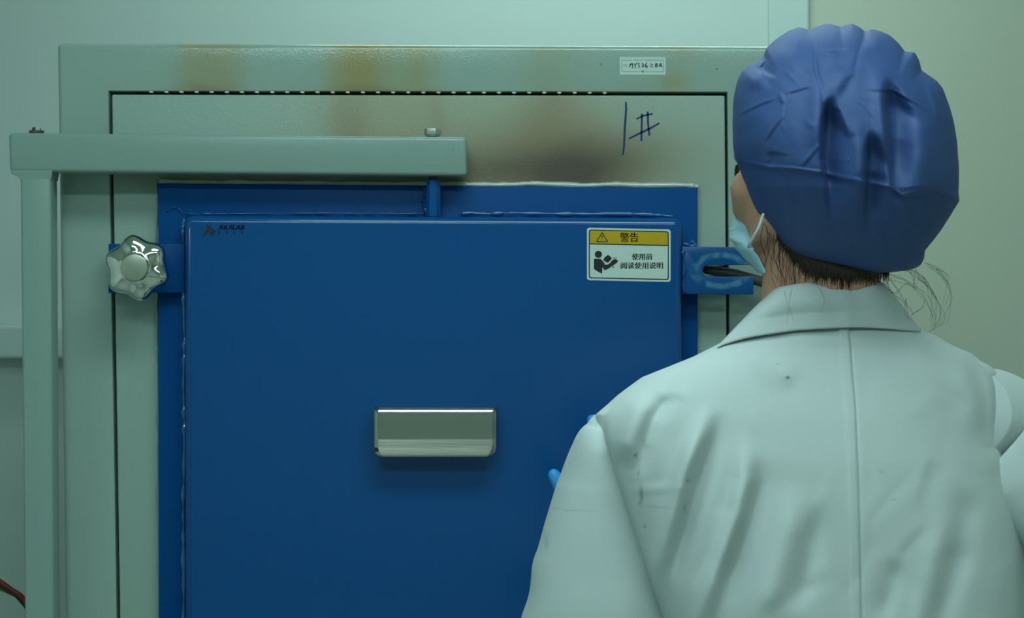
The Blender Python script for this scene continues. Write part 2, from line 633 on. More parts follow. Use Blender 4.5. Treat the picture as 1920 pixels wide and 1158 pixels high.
# small dark specks on the paint
for x, y, r in ((1127, 120, 2.0), (1344, 129, 2.2), (1225, 199, 1.0)):
    sp = Sheet((YF if y < 170 else 0.066) - 0.0003)
    sp.poly([(x + r * math.cos(a), y + r * math.sin(a)) for a in np.linspace(0, 2 * math.pi, 9)[:-1]], 0, 0)
    sp.build('paint_chip', [grey_print], furnace)


def bead(name, pts, Y, r0, jitter, mat, parent, n=14, seed=1, flat=1.0, lump=0.8):
    """An uneven weld or sealant bead along pixel points."""
    g = np.random.default_rng(seed)
    c = catmull([(x, y) for x, y in pts], n)
    L = len(c)
    k = np.convolve(g.normal(size=L + 8), np.ones(3) / 3, 'same')[4:L + 4]
    k2 = np.convolve(g.normal(size=L + 8), np.ones(3) / 3, 'same')[4:L + 4]
    path = [P(c[i, 0], c[i, 1] + k2[i] * jitter * 500, Y) for i in range(L)]
    rad = [max(0.3 * r0, r0 * (1 + lump * k[i])) for i in range(L)]
    V, F = tube_geo(path, rad, 10)
    V = [Vector((v.x, Y + (v.y - Y) * flat, v.z)) for v in V]
    return obj(name, V, F, mat, parent, smooth=True)


# ---- blue door
YB, YFL = 0.0, 0.048                       # box front, flange front
door = prism_px('door', [(345, 402.5), (1278, 408), (1280, 1217), (347, 1217)], YB, YFL + 0.002, blue, furnace, 0.011, 8)
FL = [(296.5, 343.5), (1308, 352), (1308, 1275), (297.5, 1275)]
prism_px('flange', FL, YFL, 0.0655, blue_dark, door, 0.0012, 2)
bead('weld_bead', [(1309, 350), (1280, 347.5), (1200, 347.8), (1150, 346), (1090, 348), (1000, 344.5), (960, 346.5), (880, 346.5), (760, 346), (640, 345), (500, 344), (400, 343), (300, 341.5)], 0.0590, 0.0042, 0.0003, bead_highlight_paint, furnace, 10, 3, 1.3, 0.22)
bead('weld_bead', [(293.5, 343), (294.5, 390), (293, 450), (295, 520), (294.5, 600), (294.5, 640), (296, 760), (296, 900), (297, 1030), (297.5, 1158), (297.5, 1270)], 0.063, 0.0018, 0.0006, plain_paint, furnace, 14, 5)
bead('weld_bead', [(862, 401.5), (880, 399), (905, 400.5), (960, 399.5), (1040, 400.5), (1100, 401), (1180, 401), (1235, 403), (1262, 406)], 0.040, 0.0024, 0.0007, blue_highlight, door, 12, 8, 1.0, 0.5)
bead('weld_bead', [(350, 401), (420, 400.5), (560, 399.5), (700, 400), (800, 400.5)], 0.043, 0.0013, 0.0005, blue, door, 16, 9)
bead('weld_bead', [(345, 410), (343, 440), (345.5, 470), (343, 500), (345, 530), (344.5, 560), (346, 640), (344.5, 720), (346, 800), (345, 900), (343.5, 960), (345, 1060), (344.5, 1158), (346, 1215)], 0.036, 0.0024, 0.0010, blue_highlight, door, 14, 11)
bead('weld_bead', [(312, 396), (330, 388), (341, 398), (346, 410)], 0.047, 0.0011, 0.0008, blue, door, 8, 12)

# raised edge strip of the door's left side
prism_px('edge_strip', [(352, 428), (357, 426), (358, 1212), (354, 1212)], -0.0012, 0.003, blue, door, 0.001, 2)

# left lug that carries the star knob
lug = prism_px('knob_lug', [(203, 457), (346, 457), (346, 548), (203, 549)], 0.030, 0.0455, blue_dark, door, 0.0012, 2)
# right forked lug
bm = bmesh.new()
U = [(1279, 462), (1413, 463), (1413, 496.5)] + [(1327 + 9 * math.cos(a), 507.5 + 11 * math.sin(a)) for a in np.linspace(-math.pi / 2, -3 * math.pi / 2, 13)] + [(1413, 518.5), (1413, 552), (1279, 551)]
bm_prism_px(bm, U, 0.012, 0.026)
bevel(bm, 0.0012, 2, 40)
obj_bm('fork_lug', bm, blue_worn, door, autosmooth=35)
bead('weld_bead', [(1281, 456), (1290, 459), (1303, 460), (1300, 453), (1292, 456)], 0.020, 0.0016, 0.0012, blue_highlight, door, 6, 15)
bead('weld_bead', [(1280, 470), (1283, 500), (1281, 530), (1284, 549)], 0.011, 0.0022, 0.0005, blue, door, 8, 16)

# worn patches on the forked lug
N, L, b = nodes(blue_worn)
g = N.new('ShaderNodeNewGeometry')


def MN(op, a, c=None, c2=None):
    n = N.new('ShaderNodeMath')
    n.operation = op
    for k, v in ((0, a), (1, c), (2, c2)):
        if v is None: continue
        if isinstance(v, (int, float)): n.inputs[k].default_value = v
        else: L.new(v, n.inputs[k])
    return n.outputs[0]


sep = N.new('ShaderNodeSeparateXYZ')
L.new(g.outputs['Position'], sep.inputs[0])
cc = P(1352, 507, 0.012)
kpx = 3.012 / FPX
ex = MN('DIVIDE', MN('SUBTRACT', sep.outputs[0], cc.x), 52 * kpx)
ez = MN('DIVIDE', MN('SUBTRACT', sep.outputs[2], cc.z), 31 * kpx)
rr = MN('SQRT', MN('ADD', MN('MULTIPLY', ex, ex), MN('MULTIPLY', ez, ez)))
nn = N.new('ShaderNodeTexNoise')
nn.inputs['Scale'].default_value = 70
nn.inputs['Detail'].default_value = 5
L.new(g.outputs['Position'], nn.inputs['Vector'])
band = MN('EXPONENT', MN('MULTIPLY', MN('POWER', MN('ABSOLUTE', MN('DIVIDE', MN('SUBTRACT', rr, 0.95), 0.16)), 3.0), -1.0))
mask = MN('MULTIPLY', band, MN('MULTIPLY', MN('SUBTRACT', nn.outputs['Fac'], 0.36), 4.0))
mask = MN('MAXIMUM', MN('MINIMUM', mask, 0.75), 0.0)
mx = N.new('ShaderNodeMix')
mx.data_type = 'RGBA'
L.new(mask, mx.inputs['Factor'])
mx.inputs['A'].default_value = (0.002, 0.075, 0.26, 1)
mx.inputs['B'].default_value = (0.09, 0.26, 0.36, 1)
L.new(mx.outputs['Result'], b.inputs['Base Color'])

# pull handle: bent steel sheet
zt = P(0, 764, -0.03).z
prof = [(0.0, 764.5), (-0.012, 764.5), (-0.024, 764.5), (-0.0295, 765), (-0.0325, 766.5), (-0.0345, 769), (-0.0352, 773), (-0.0350, 790), (-0.0347, 808), (-0.0345, 820), (-0.0346, 822), (-0.0350, 824.5), (-0.0362, 834), (-0.0374, 842), (-0.0383, 848), (-0.0390, 853), (-0.0394, 856)]
V, F = [], []
NX = 24
for j, (Yp, py) in enumerate(prof):
    x0, x1 = 701.5, 930.5
    if py > 838:
        t = (py - 838) / 18.0
        ins = 18 * (1 - math.sqrt(max(0.0, 1 - t * t)))
        x0, x1 = x0 + ins * 0.75, x1 - ins
    z = P(0, py, -0.035).z if j > 2 else zt
    z = P(0, py, Yp).z if j > 2 else P(0, 764.5, -0.0295).z
    for i in range(NX + 1):
        x = x0 + (x1 - x0) * i / NX
        V.append(Vector((P(x, 0, -0.035).x, Yp, z)))
for j in range(len(prof) - 1):
    for i in range(NX):
        a = j * (NX + 1) + i
        F.append((a, a + 1, a + NX + 2, a + NX + 1))
h = obj('handle', V, F, steel, door, autosmooth=50)
md = h.modifiers.new('thickness', 'SOLIDIFY')
md.thickness = 0.0015
md.offset = 0
ch = Sheet(-0.0404)
ch.poly([(702, 838), (707, 839), (709, 843), (706, 847), (702.5, 846)], 0, 0)
ch.build('chipped_corner', [black_print], door)

# warning label
wl = Sheet(YB - 0.0005)
sk = 0.022
wl.poly(rrect(1100.5, 426.5, 1257.5, 525, 5, skew=sk), 0, 0)
wl.poly(rrect(1104, 430, 1254, 521.5, 4.5, skew=sk), 1, 1)
wl.poly(rrect(1106, 432, 1252, 519.5, 3.5, skew=sk), 0, 2)
yl = [p for p in rrect(1106, 432, 1252, 519.5, 3.5, skew=sk) if p[1] < 450]
yl = sorted([p for p in yl if p[0] > 1180], key=lambda p: p[1])
lft = [(1106, 456.2), (1106, 435.5), (1107, 433), (1109.5, 432)]
wl.poly(lft + [(1248.5, 435.1), (1251, 436.2), (1252, 438.7), (1252, 459.2)], 2, 3)
wl.stroke([(1105, 457), (1253, 460)], 2.0, 1, 4)
tri = [(1129, 436), (1139.3, 453.2), (1118.7, 452.8)]
for i in range(3):
    wl.stroke([tri[i], tri[(i + 1) % 3]], 1.6, 1, 4)
wl.stroke([(1129, 441), (1129, 447)], [2.2, 1.2], 1, 4)
wl.poly([(1129 + 1.0 * math.cos(a), 449.8 + 1.0 * math.sin(a)) for a in np.linspace(0, 6.28, 9)[:-1]], 1, 4)
for dx_ in (-0.35, 0.0, 0.35):
    wl.text('警告', 1180 + dx_, 444.7, 17.5, 1, 4, 34)
for dx_ in (-0.35, 0.0, 0.35):
    wl.text('使用前', 1204 + dx_, 481, 12, 1, 4, 38)
for dx_ in (-0.35, 0.0, 0.35):
    wl.text('阅读使用说明', 1203.5 + dx_, 497.5, 12.5, 1, 4, 79)
wl.poly([(1122 + 6.8 * math.cos(a), 476.6 + 6.8 * math.sin(a)) for a in np.linspace(0, 6.28, 25)[:-1]], 1, 4)
wl.poly([(1113.5, 485.5), (1116, 484.6), (1126, 485), (1129, 488), (1132, 491), (1131, 496), (1129.3, 498.5), (1129, 513), (1122, 509.5), (1113.5, 504)], 1, 4)
wl.poly([(1127, 498), (1132, 492), (1136, 495.5), (1139.5, 496), (1144, 492.5), (1149, 486.5), (1154, 486), (1159.5, 488), (1156, 493), (1148, 498), (1143, 502), (1134, 506.5)], 1, 5)
wl.poly([(1131, 487.5), (1133.5, 482.5), (1140, 477.5), (1146, 482), (1147, 485), (1140, 492.3), (1137, 491.5)], 1, 4)
wl.poly([(1133.5, 494.2), (1137, 491.5), (1140, 492.3), (1138, 495.2), (1134, 496.5)], 0, 6)
wl.stroke([(1148, 497), (1151, 502)], 1.6, 1, 4)
wl.stroke([(1150, 482), (1153, 486), (1156, 482)], 1.3, 1, 4)
o = wl.build('warning_label', [white_print, black_print, yellow_print], door)
o['label'] = 'yellow and white warning sticker'

# maker's mark
lg = Sheet(YB - 0.0005)
lg.poly([(378.5, 441.5), (386, 432), (389.5, 427.5), (385.5, 422.5), (393.5, 422.5), (398, 429), (402, 433), (398, 436), (393, 431.5), (386, 440.5)], 0, 0)
lg.poly([(392, 436), (396.5, 433), (400, 435.5), (401.8, 432.3), (404.5, 432), (399, 441.2), (394, 441)], 0, 1)
for dx_ in (-0.4, 0.0, 0.4):
    lg.text('XIUILAB', 433.5 + dx_, 426, 8.6, 0, 0, 49, shear=0.25)
for cx in (410.5, 425, 439, 453.5):
    for dx, dy, w_, h_ in ((-2, -2, 4.4, 1), (-2, 1, 4.4, 1), (-0.4, -2.6, 1, 5.4), (1.2, 0, 1, 3)):
        lg.poly([(cx + dx, 435.5 + dy), (cx + dx + w_, 435.5 + dy), (cx + dx + w_, 435.5 + dy + h_), (cx + dx, 435.5 + dy + h_)], 0, 0)
lg.build('maker_logo', [black_print], door)

# hanging bracket on top of the door box
bm = bmesh.new()
sec = []
for py, hw, hd in ((338.5, 12.5, 0.0115), (401, 14.5, 0.0135), (406, 14.5, 0.0135)):
    c = P(812.5, py, 0.024)
    k = 3.024 / FPX
    sec.append([bm.verts.new(c + Vector((hw * k * a, hd * b_, 0))) for a, b_ in ((-1, -.45), (-.45, -1), (.45, -1), (1, -.45), (1, .45), (.45, 1), (-.45, 1), (-1, .45))])
for i in range(2):
    for j in range(8):
        q = (j + 1) % 8
        bm.faces.new((sec[i][j], sec[i][q], sec[i + 1][q], sec[i + 1][j]))
bm.faces.new(sec[0]); bm.faces.new(sec[2][::-1])
bevel(bm, 0.0003, 1, 20)
obj_bm('hanger_lug', bm, blue, door, autosmooth=14)
bead('weld_bead', [(796, 352), (798, 370), (797, 385), (799, 400)], 0.043, 0.0028, 0.0008, blue, door, 8, 21)

# ---- swing arm and post
ARM = [(15.5, 248.5), (874.5, 256.5), (875.5, 329.5), (17.5, 321.5)]
arm = prism_px('swing_arm', ARM, -0.002, 0.050, plain_paint, furnace, 0.0055, 4)
bm = bmesh.new()
c = P(811.5, 255.5, 0.024)
k = 3.024 / FPX
bm_cyl(bm, c, c + Vector((0, 0, 0.0022)), 12.5 * k, n=24)
bm_cyl(bm, c + Vector((0, 0, 0.002)), c + Vector((0, 0, 0.0105)), 16.5 * k, n=6, rot=0.35)
bevel(bm, 0.0008, 2, 25)
obj_bm('hex_bolt', bm, bolt_metal, arm, autosmooth=30)
bm = bmesh.new()
c = P(811.5, 328, 0.024)
bm_cyl(bm, c, c - Vector((0, 0, 0.0088)), 8.5 * k, n=20)
bm_cyl(bm, c, c - Vector((0, 0, 0.0035)), 10.5 * k, n=6)
obj_bm('pin', bm, dark_metal, arm, autosmooth=30)
bm = bmesh.new()
c = P(68.5, 249.5, 0.024)
bm_cyl(bm, c, c + Vector((0, 0, 0.0035)), 14 * k, n=24)
bm_cyl(bm, c + Vector((0, 0, 0.003)), c + Vector((0, 0, 0.0078)), 9.5 * k, 8 * k, n=6)
obj_bm('dome_nut', bm, new_mat('grey_steel_nut', (0.16, 0.15, 0.14), 0.3, 0.9), arm, autosmooth=30)
sp2 = Sheet(-0.0023)
sp2.poly([(848, 279), (851, 279.5), (850.5, 281.5), (848, 281)], 0, 0)
sp2.build('paint_chip', [grey_print], arm)

POST = [(38, 322), (95, 323), (102, 1158), (113.5, 2384), (63, 2384), (46, 1158)]
zf = P(0, 2384, 0.0).z
pf = []
bm = bmesh.new()
top = [P(37.5, 322, 0.0), P(95, 322, 0.0)]
kk = (2340 - 322) / 836.0
bot = [P(37.5 + 8.5 * kk, 2340, 0.0), P(95 + 5.5 * kk, 2340, 0.0)]
bot = [Vector((q.x, q.y, 0.012)) for q in bot]
bm_prism(bm, [top[0], top[1], bot[1], bot[0]], [Vector((q.x, 0.045, q.z)) for q in (top[0], top[1], bot[1], bot[0])])
bevel(bm, 0.0045, 4)
obj_bm('post', bm, plain_paint, furnace, autosmooth=40)
bm = bmesh.new()
bc = (bot[0] + bot[1]) / 2
bm_box(bm, bc.x - .06, bc.x + .06, -0.04, 0.085, 0.0, 0.013)
bevel(bm, 0.002, 2)
obj_bm('foot_plate', bm, plain_paint, furnace, autosmooth=40)
# flared collar below the arm
V, F = [], []
secs = [(318, 19.5, 98.0, 0.000), (324, 20.5, 97.5, 0.0005), (327, 23, 97, 0.002), (329.5, 28, 96.5, 0.003), (332, 34, 96, 0.004), (336, 37.2, 95.5, 0.0045)]
for py, xa, xb, ins in secs:
    for px, Yq in ((xa, -0.001 + ins * .2), (xb, -0.001 + ins * .2), (xb, 0.046), (xa, 0.046)):
        q = P(px, py, 0.0)
        V.append(Vector((q.x, Yq, q.z)))
for i in range(len(secs) - 1):
    for j in range(4):
        q = (j + 1) % 4
        F.append((4 * i + j, 4 * i + q, 4 * i + 4 + q, 4 * i + 4 + j))
F.append((3, 2, 1, 0)); F.append(tuple(4 * (len(secs) - 1) + j for j in range(4)))
obj('collar', V, F, plain_paint, arm, autosmooth=40)
# bracket that ties the post to the cabinet, below the picture
bm = bmesh.new()
q = P(100, 1340, 0.02)
bm_box(bm, q.x - .02, q.x + .03, 0.040, 0.0715, q.z - .03, q.z + .03)
obj_bm('post_bracket', bm, plain_paint, furnace)

# ---- star knob
kc = P(252.5, 501.5, -0.03)
NA, NRR = 144, 0
k3 = 2.97 / FPX
lines = []
prof2 = [(0.0, -0.0025), (0.35, -0.0025), (0.385, -0.0022), (0.40, -0.001), (0.405, 0.0015), (0.43, 0.0032), (0.50, 0.0036), (0.60, 0.0040), (0.70, 0.0048), (0.80, 0.0063), (0.88, 0.0085), (0.94, 0.0113), (0.98, 0.0145), (1.0, 0.018), (0.985, 0.021), (0.93, 0.025), (0.80, 0.0265), (0.4, 0.0265), (0.0, 0.0265)]
V, F = [], []
for j, (f, dy) in enumerate(prof2):
    for i in range(NA):
        a = 2 * math.pi * i / NA
        lob = 0.5 + 0.5 * math.cos(6 * (a - math.radians(99)))
        R = 54.0 + 9.0 * lob
        t = np.clip((f - 0.43) / 0.5, 0, 1)
        r = f * ((1 - t) * 62 + t * R)
        dip = 0.0022 * (1 - lob) * math.sin(math.pi * np.clip((f - 0.45) / 0.6, 0, 1)) if j < 13 else 0
        V.append(kc + Vector((r * k3 * math.cos(a), dy + dip, r * k3 * math.sin(a))))
for j in range(len(prof2) - 1):
    for i in range(NA):
        q = (i + 1) % NA
        a, b_ = j * NA + i, j * NA + q
        F.append((a, b_, b_ + NA, a + NA))
knob_t = obj('star_knob', V, F, polished, furnace, smooth=True)
bm = bmesh.new()
bm_cyl(bm, kc + Vector((0, -0.0048, 0)), kc + Vector((0, 0.004, 0)), 25.0 * k3, 25.4 * k3, 64)
bevel(bm, 0.0009, 3, 40)
cap_mat = new_mat('satin_knob_cap', (0.52, 0.55, 0.46), 0.32, 0.85)
obj_bm('knob_cap', bm, cap_mat, knob_t, autosmooth=40)
bm = bmesh.new()
bm_cyl(bm, kc + Vector((0, 0.02, 0)), kc + Vector((0, 0.066, 0)), 0.010, n=24)
obj_bm('stem', bm, bolt_metal, knob_t, autosmooth=40)

# ---- locking rod behind the fork
V, F = tube_geo([P(1317, 504.0, 0.036), P(1324, 505, 0.036), P(1345, 507.6, 0.036), P(1380, 514, 0.036), P(1413, 523.5, 0.036), P(1432, 529, 0.037), P(1462, 538, 0.05), P(1470, 540.5, 0.075)],
                [0.004, 0.0062, 0.0068, 0.007, 0.0074, 0.0076, 0.008, 0.008], 20)
obj('locking_rod', V, F, rod_mat, furnace, smooth=True)
prism_px('rod_stop', [(1337, 498), (1362, 497), (1362, 508), (1337, 508)], 0.045, 0.0665, black_gap, furnace)

# ------------------------------------------------------------------ cables behind the post
YC = 0.30
cab = [('red', (0.20, 0.006, 0.010), 5.0, [(-420, 700), (-250, 900), (-110, 1020), (-40, 1064), (0, 1090), (20, 1104), (44, 1122), (64, 1160), (72, 1240)], 0.0),
       ('dark green', (0.006, 0.055, 0.03), 3.2, [(-420, 715), (-250, 912), (-110, 1034), (-40, 1073), (0, 1098), (14, 1107), (34, 1121), (58, 1160), (64, 1240)], 0.014),
       ('yellow-green', (0.20, 0.22, 0.05), 2.6, [(-420, 760), (-250, 960), (-110, 1060), (-40, 1088), (0, 1104), (20, 1113), (40, 1124), (54, 1160), (56, 1240)], 0.024)]
for cname, rgb, rpx, pts, dY in cab:
    m = new_mat(cname.replace(' ', '_').replace('-', '_') + '_cable', rgb, 0.45)
    c = catmull(pts, 10)
    kq = (3 + YC + dY) / FPX
    path = [P(x, y, YC + dY) for x, y in c]
    e = path[-1]
    path += [Vector((e.x, e.y, e.z * f)) for f in (0.75, 0.5, 0.25, 0.05)]
    s0 = path[0]
    path = [Vector((s0.x - 0.1, s0.y + 0.3, s0.z + 0.02)), Vector((s0.x - 0.03, s0.y + 0.06, s0.z + 0.03))] + path
    path += [Vector((e.x + 0.002, e.y + .03, rpx * kq)), Vector((e.x + .004, e.y + 0.3, rpx * kq))]
    V, F = tube_geo(path, rpx * kq, 10)
    o = obj('cable', V, F, m, None, smooth=True)
    setp(o, f'{cname} cable sloping down behind the grey-green post at lower left', 'cable', None, 'cables behind the post')
#@@PERSON
# ------------------------------------------------------------------ the person
coat_mat = new_mat('white_cotton', (0.58, 0.645, 0.65), 0.85, spec=0.2)
cap_cloth = new_mat('blue_nonwoven', (0.036, 0.078, 0.235), 0.6, spec=0.4)
add_bump(cap_cloth, 240, 0.25, 0.0006, 3)
skin = new_mat('skin', (0.55, 0.285, 0.19), 0.5)
skin.node_tree.nodes['Principled BSDF'].inputs['Subsurface Weight'].default_value = 0.08
skin.node_tree.nodes['Principled BSDF'].inputs['Subsurface Radius'].default_value = (0.012, 0.005, 0.003)
hair_mat = new_mat('dark_brown_hair', (0.040, 0.024, 0.015), 0.5)
mask_mat = new_mat('pale_blue_mask', (0.36, 0.58, 0.66), 0.75)
loop_mat = new_mat('white_elastic', (0.75, 0.80, 0.78), 0.7)
glove_mat = new_mat('blue_nitrile', (0.04, 0.33, 0.82), 0.4)
trouser_mat = new_mat('dark_trousers', (0.03, 0.035, 0.045), 0.8)
shoe_mat = new_mat('white_shoe', (0.6, 0.62, 0.6), 0.5)
eye_mat = new_mat('eye', (0.03, 0.02, 0.015), 0.1)

# stains and soil on the coat: small grey marks with a shape of their own
N, L, b = nodes(coat_mat)
g = N.new('ShaderNodeNewGeometry')
sep = N.new('ShaderNodeSeparateXYZ')
L.new(g.outputs['Position'], sep.inputs[0])
nz = N.new('ShaderNodeTexNoise')
nz.inputs['Scale'].default_value = 160
nz.inputs['Detail'].default_value = 3
L.new(g.outputs['Position'], nz.inputs['Vector'])
wob = MN('MULTIPLY', MN('SUBTRACT', nz.outputs['Fac'], 0.5), 0.006)
tot = None
for (px, py, rx, ry, st) in ((1480, 709, 5, 2.5, 0.9), (1464, 683, 5, 1.6, 0.35), (1191, 854, 4, 3, 0.6), (1197, 887, 3, 5, 0.45), (1202, 930, 3, 18, 0.55), (1211, 989, 3, 4, 0.5), (1207, 828, 3, 4, 0.3), (1286, 898, 4, 4, 0.5), (1283, 950, 3, 9, 0.35), (1027, 1028, 5, 14, 0.22), (1070, 962, 40, 2.0, 0.22), (1236, 950, 25, 2, 0.2), (1680, 938, 6, 2, 0.3), (1656, 885, 6, 3, 0.25)):
    c = P(px, py, -0.64)
    kq = 2.36 / FPX
    dx = MN('DIVIDE', MN('SUBTRACT', MN('ADD', sep.outputs[0], wob), c.x), rx * kq)
    dz = MN('DIVIDE', MN('SUBTRACT', MN('ADD', sep.outputs[2], wob), c.z), ry * kq)
    e = MN('MULTIPLY', MN('EXPONENT', MN('MULTIPLY', MN('ADD', MN('MULTIPLY', dx, dx), MN('MULTIPLY', dz, dz)), -1.0)), st)
    tot = e if tot is None else MN('ADD', tot, e)
back = MN('LESS_THAN', sep.outputs[1], -0.5)
tot = MN('MULTIPLY', MN('MINIMUM', tot, 0.9), back)
mx = N.new('ShaderNodeMix')
mx.data_type = 'RGBA'
L.new(tot, mx.inputs['Factor'])
mx.inputs['A'].default_value = (0.58, 0.645, 0.65, 1)
mx.inputs['B'].default_value = (0.09, 0.11, 0.12, 1)
L.new(mx.outputs['Result'], b.inputs['Base Color'])
# woven cloth and soft crumple
n1 = N.new('ShaderNodeTexNoise'); n1.inputs['Scale'].default_value = 24; n1.inputs['Detail'].default_value = 4
L.new(g.outputs['Position'], n1.inputs['Vector'])
bp = N.new('ShaderNodeBump'); bp.inputs['Strength'].default_value = 0.16; bp.inputs['Distance'].default_value = 0.006
L.new(n1.outputs['Fac'], bp.inputs['Height'])
L.new(bp.outputs['Normal'], b.inputs['Normal'])

YH = -0.55                                           # depth of the head
person = thing('person', (0.335, -0.52, 0.0),
               'person seen from behind in a white lab coat and puffy blue cap', 'person')


# ---- helpers: capsules joined to one continuous skin
def capsule_bm(bm, a, b_, ra, rb, seg=16, rings=6):
    a, b_ = Vector(a), Vector(b_)
    ax = (b_ - a)
    ln = ax.length
    ax = ax.normalized() if ln > 1e-6 else Vector((0, 0, 1))
    u = ax.orthogonal().normalized()
    v = ax.cross(u)
    rows = []
    for k in range(rings + 1):
        t = -math.pi / 2 + math.pi / 2 * k / rings
        rows.append((a + ax * (ra * math.sin(t)), ra * math.cos(t)))
    for k in range(rings + 1):
        t = math.pi / 2 * k / rings
        rows.append((b_ + ax * (rb * math.sin(t)), rb * math.cos(t)))
    vs_ = []
    for c, r in rows:
        r = max(r, 1e-4)
        vs_.append([bm.verts.new(c + u * (r * math.cos(2 * math.pi * i / seg)) + v * (r * math.sin(2 * math.pi * i / seg))) for i in range(seg)])
    for k in range(len(vs_) - 1):
        for i in range(seg):
            j = (i + 1) % seg
            bm.faces.new((vs_[k][i], vs_[k][j], vs_[k + 1][j], vs_[k + 1][i]))
    bm.faces.new(vs_[0][::-1])
    bm.faces.new(vs_[-1])


def ellipsoid_bm(bm, c, ax, ay, az, rot=None):
    r = bmesh.ops.create_uvsphere(bm, u_segments=28, v_segments=18, radius=1.0)
    M_ = rot if rot is not None else Matrix.Identity(3)
    for v in r['verts']:
        v.co = Vector(c) + M_ @ Vector((v.co.x * ax, v.co.y * ay, v.co.z * az))


def remeshed(name, bm, voxel, mats, parent, smooth_it=6):
    me = bpy.data.meshes.new('blend')
    bmesh.ops.recalc_face_normals(bm, faces=bm.faces)
    bm.to_mesh(me)
    bm.free()
    o = bpy.data.objects.new('blend', me)
    COL.objects.link(o)
    r = o.modifiers.new('r', 'REMESH')
    r.mode = 'VOXEL'
    r.voxel_size = voxel
    s = o.modifiers.new('s', 'SMOOTH')
    s.iterations = smooth_it
    s.factor = 0.5
    dg = bpy.context.evaluated_depsgraph_get()
    m2 = bpy.data.meshes.new_from_object(o.evaluated_get(dg))
    bpy.data.objects.remove(o)
    bpy.data.meshes.remove(me)
    off = WLOC[parent.name]
    m2.transform(Matrix.Translation(-off))
    m2.name = name
    m2.materials.clear()
    return _finish(name, m2, mats, parent, True, None, off)


# ---- hand skeleton: joints of each finger from the wrist
def hand_bones(wrist, tip_dir, palm_n, thumb_side, curls, spread=1.0, thumb=None, scale=1.0):
    """capsules (a, b, ra, rb) of a hand; fingers curl towards palm_n."""
    d = Vector(tip_dir).normalized()
    n = Vector(palm_n).normalized()
    n = (n - d * n.dot(d)).normalized()
    s = Vector(thumb_side)
    s = (s - d * s.dot(d) - n * s.dot(n)).normalized()
    W = Vector(wrist)
    out = []
    kn = [0.030, 0.010, -0.010, -0.028]
    up = [0.088, 0.092, 0.086, 0.076]
    lens = [(0.040, 0.024, 0.020), (0.044, 0.028, 0.021), (0.040, 0.026, 0.020), (0.031, 0.019, 0.018)]
    rad = [0.0088, 0.0090, 0.0085, 0.0076]
    sp_ = [0.16, 0.04, -0.08, -0.22]
    for i in range(4):
        K = W + d * (up[i] * scale) + s * (kn[i] * scale)
        out.append((W + s * (kn[i] * 0.6 * scale) + d * 0.01, K, 0.0135, 0.0115))
        fd = (d + s * (sp_[i] * spread)).normalized()
        p = K
        ang = 0.0
        for k in range(3):
            ang += curls[i][k]
            q = fd * math.cos(ang) + n * math.sin(ang)
            p2 = p + q * (lens[i][k] * scale)
            out.append((p, p2, rad[i] * (1 - 0.07 * k), rad[i] * (1 - 0.07 * (k + 1))))
            p = p2
    # thumb
    if thumb is None:
        t0 = W + s * 0.022 + d * 0.022
        t1 = t0 + (s * 0.75 + d * 0.6 + n * 0.35).normalized() * 0.042
        t2 = t1 + (s * 0.45 + d * 0.85 + n * 0.2).normalized() * 0.032
        t3 = t2 + (s * 0.3 + d * 0.9 + n * 0.15).normalized() * 0.026
        thumb = [t0, t1, t2, t3]
    out.append((thumb[0], thumb[1], 0.0150, 0.0118))
    out.append((thumb[1], thumb[2], 0.0115, 0.0100))
    out.append((thumb[2], thumb[3], 0.0108, 0.0085))
    out.append((W - d * 0.03, W + d * 0.02, 0.026, 0.027))
    return out


# left hand: raised in front of the shoulder, index and thumb tips show past the sleeve
iy = -0.14
idx_tip = P(1104, 781, iy)
thb_tip = P(1036, 883, iy - 0.045)
Lw = Vector((0.150, iy - 0.050, idx_tip.z - 0.168))
Lhand = hand_bones(Lw, (idx_tip - Lw) + Vector((0.034, 0, 0)), (0.15, -1, 0), (-1, 0, 0.1),
                   [(0.10, 0.12, 0.08), (0.45, 0.5, 0.35), (0.6, 0.6, 0.4), (0.7, 0.6, 0.4)], 0.25,
                   [Lw + Vector((-0.022, -0.004, 0.022)), Lw + Vector((-0.052, -0.012, 0.052)), thb_tip + (Vector((0.016, 0.0, -0.030))), thb_tip + Vector((0.002, 0, -0.005))])
LE = Vector((0.075, -0.47, 0.905))                  # left elbow
LS = P(1185, 850, -0.55)                            # left shoulder
RS = P(1820, 785, -0.50)
RE = Vector((0.72, -0.40, 1.00))
Rw = Vector((0.62, -0.12, 1.10))
Rhand = hand_bones(Rw, (-0.1, 0.75, 0.35), (-0.2, -0.3, -1), (-1, 0, 0.1),
                   [(0.25, 0.35, 0.25), (0.25, 0.4, 0.25), (0.3, 0.4, 0.3), (0.35, 0.4, 0.3)], 0.8)

# ---- body: head, neck, trunk, arms, hands and legs in one surface
HC = P(1528, 322, YH + 0.005)                        # middle of the head
yaw = math.radians(34)
R3 = Matrix.Rotation(yaw, 3, 'Z')                    # face looks along R3 @ (0, 1, 0)


def hp(x, y, z):
    return HC + R3 @ Vector((x, y, z))


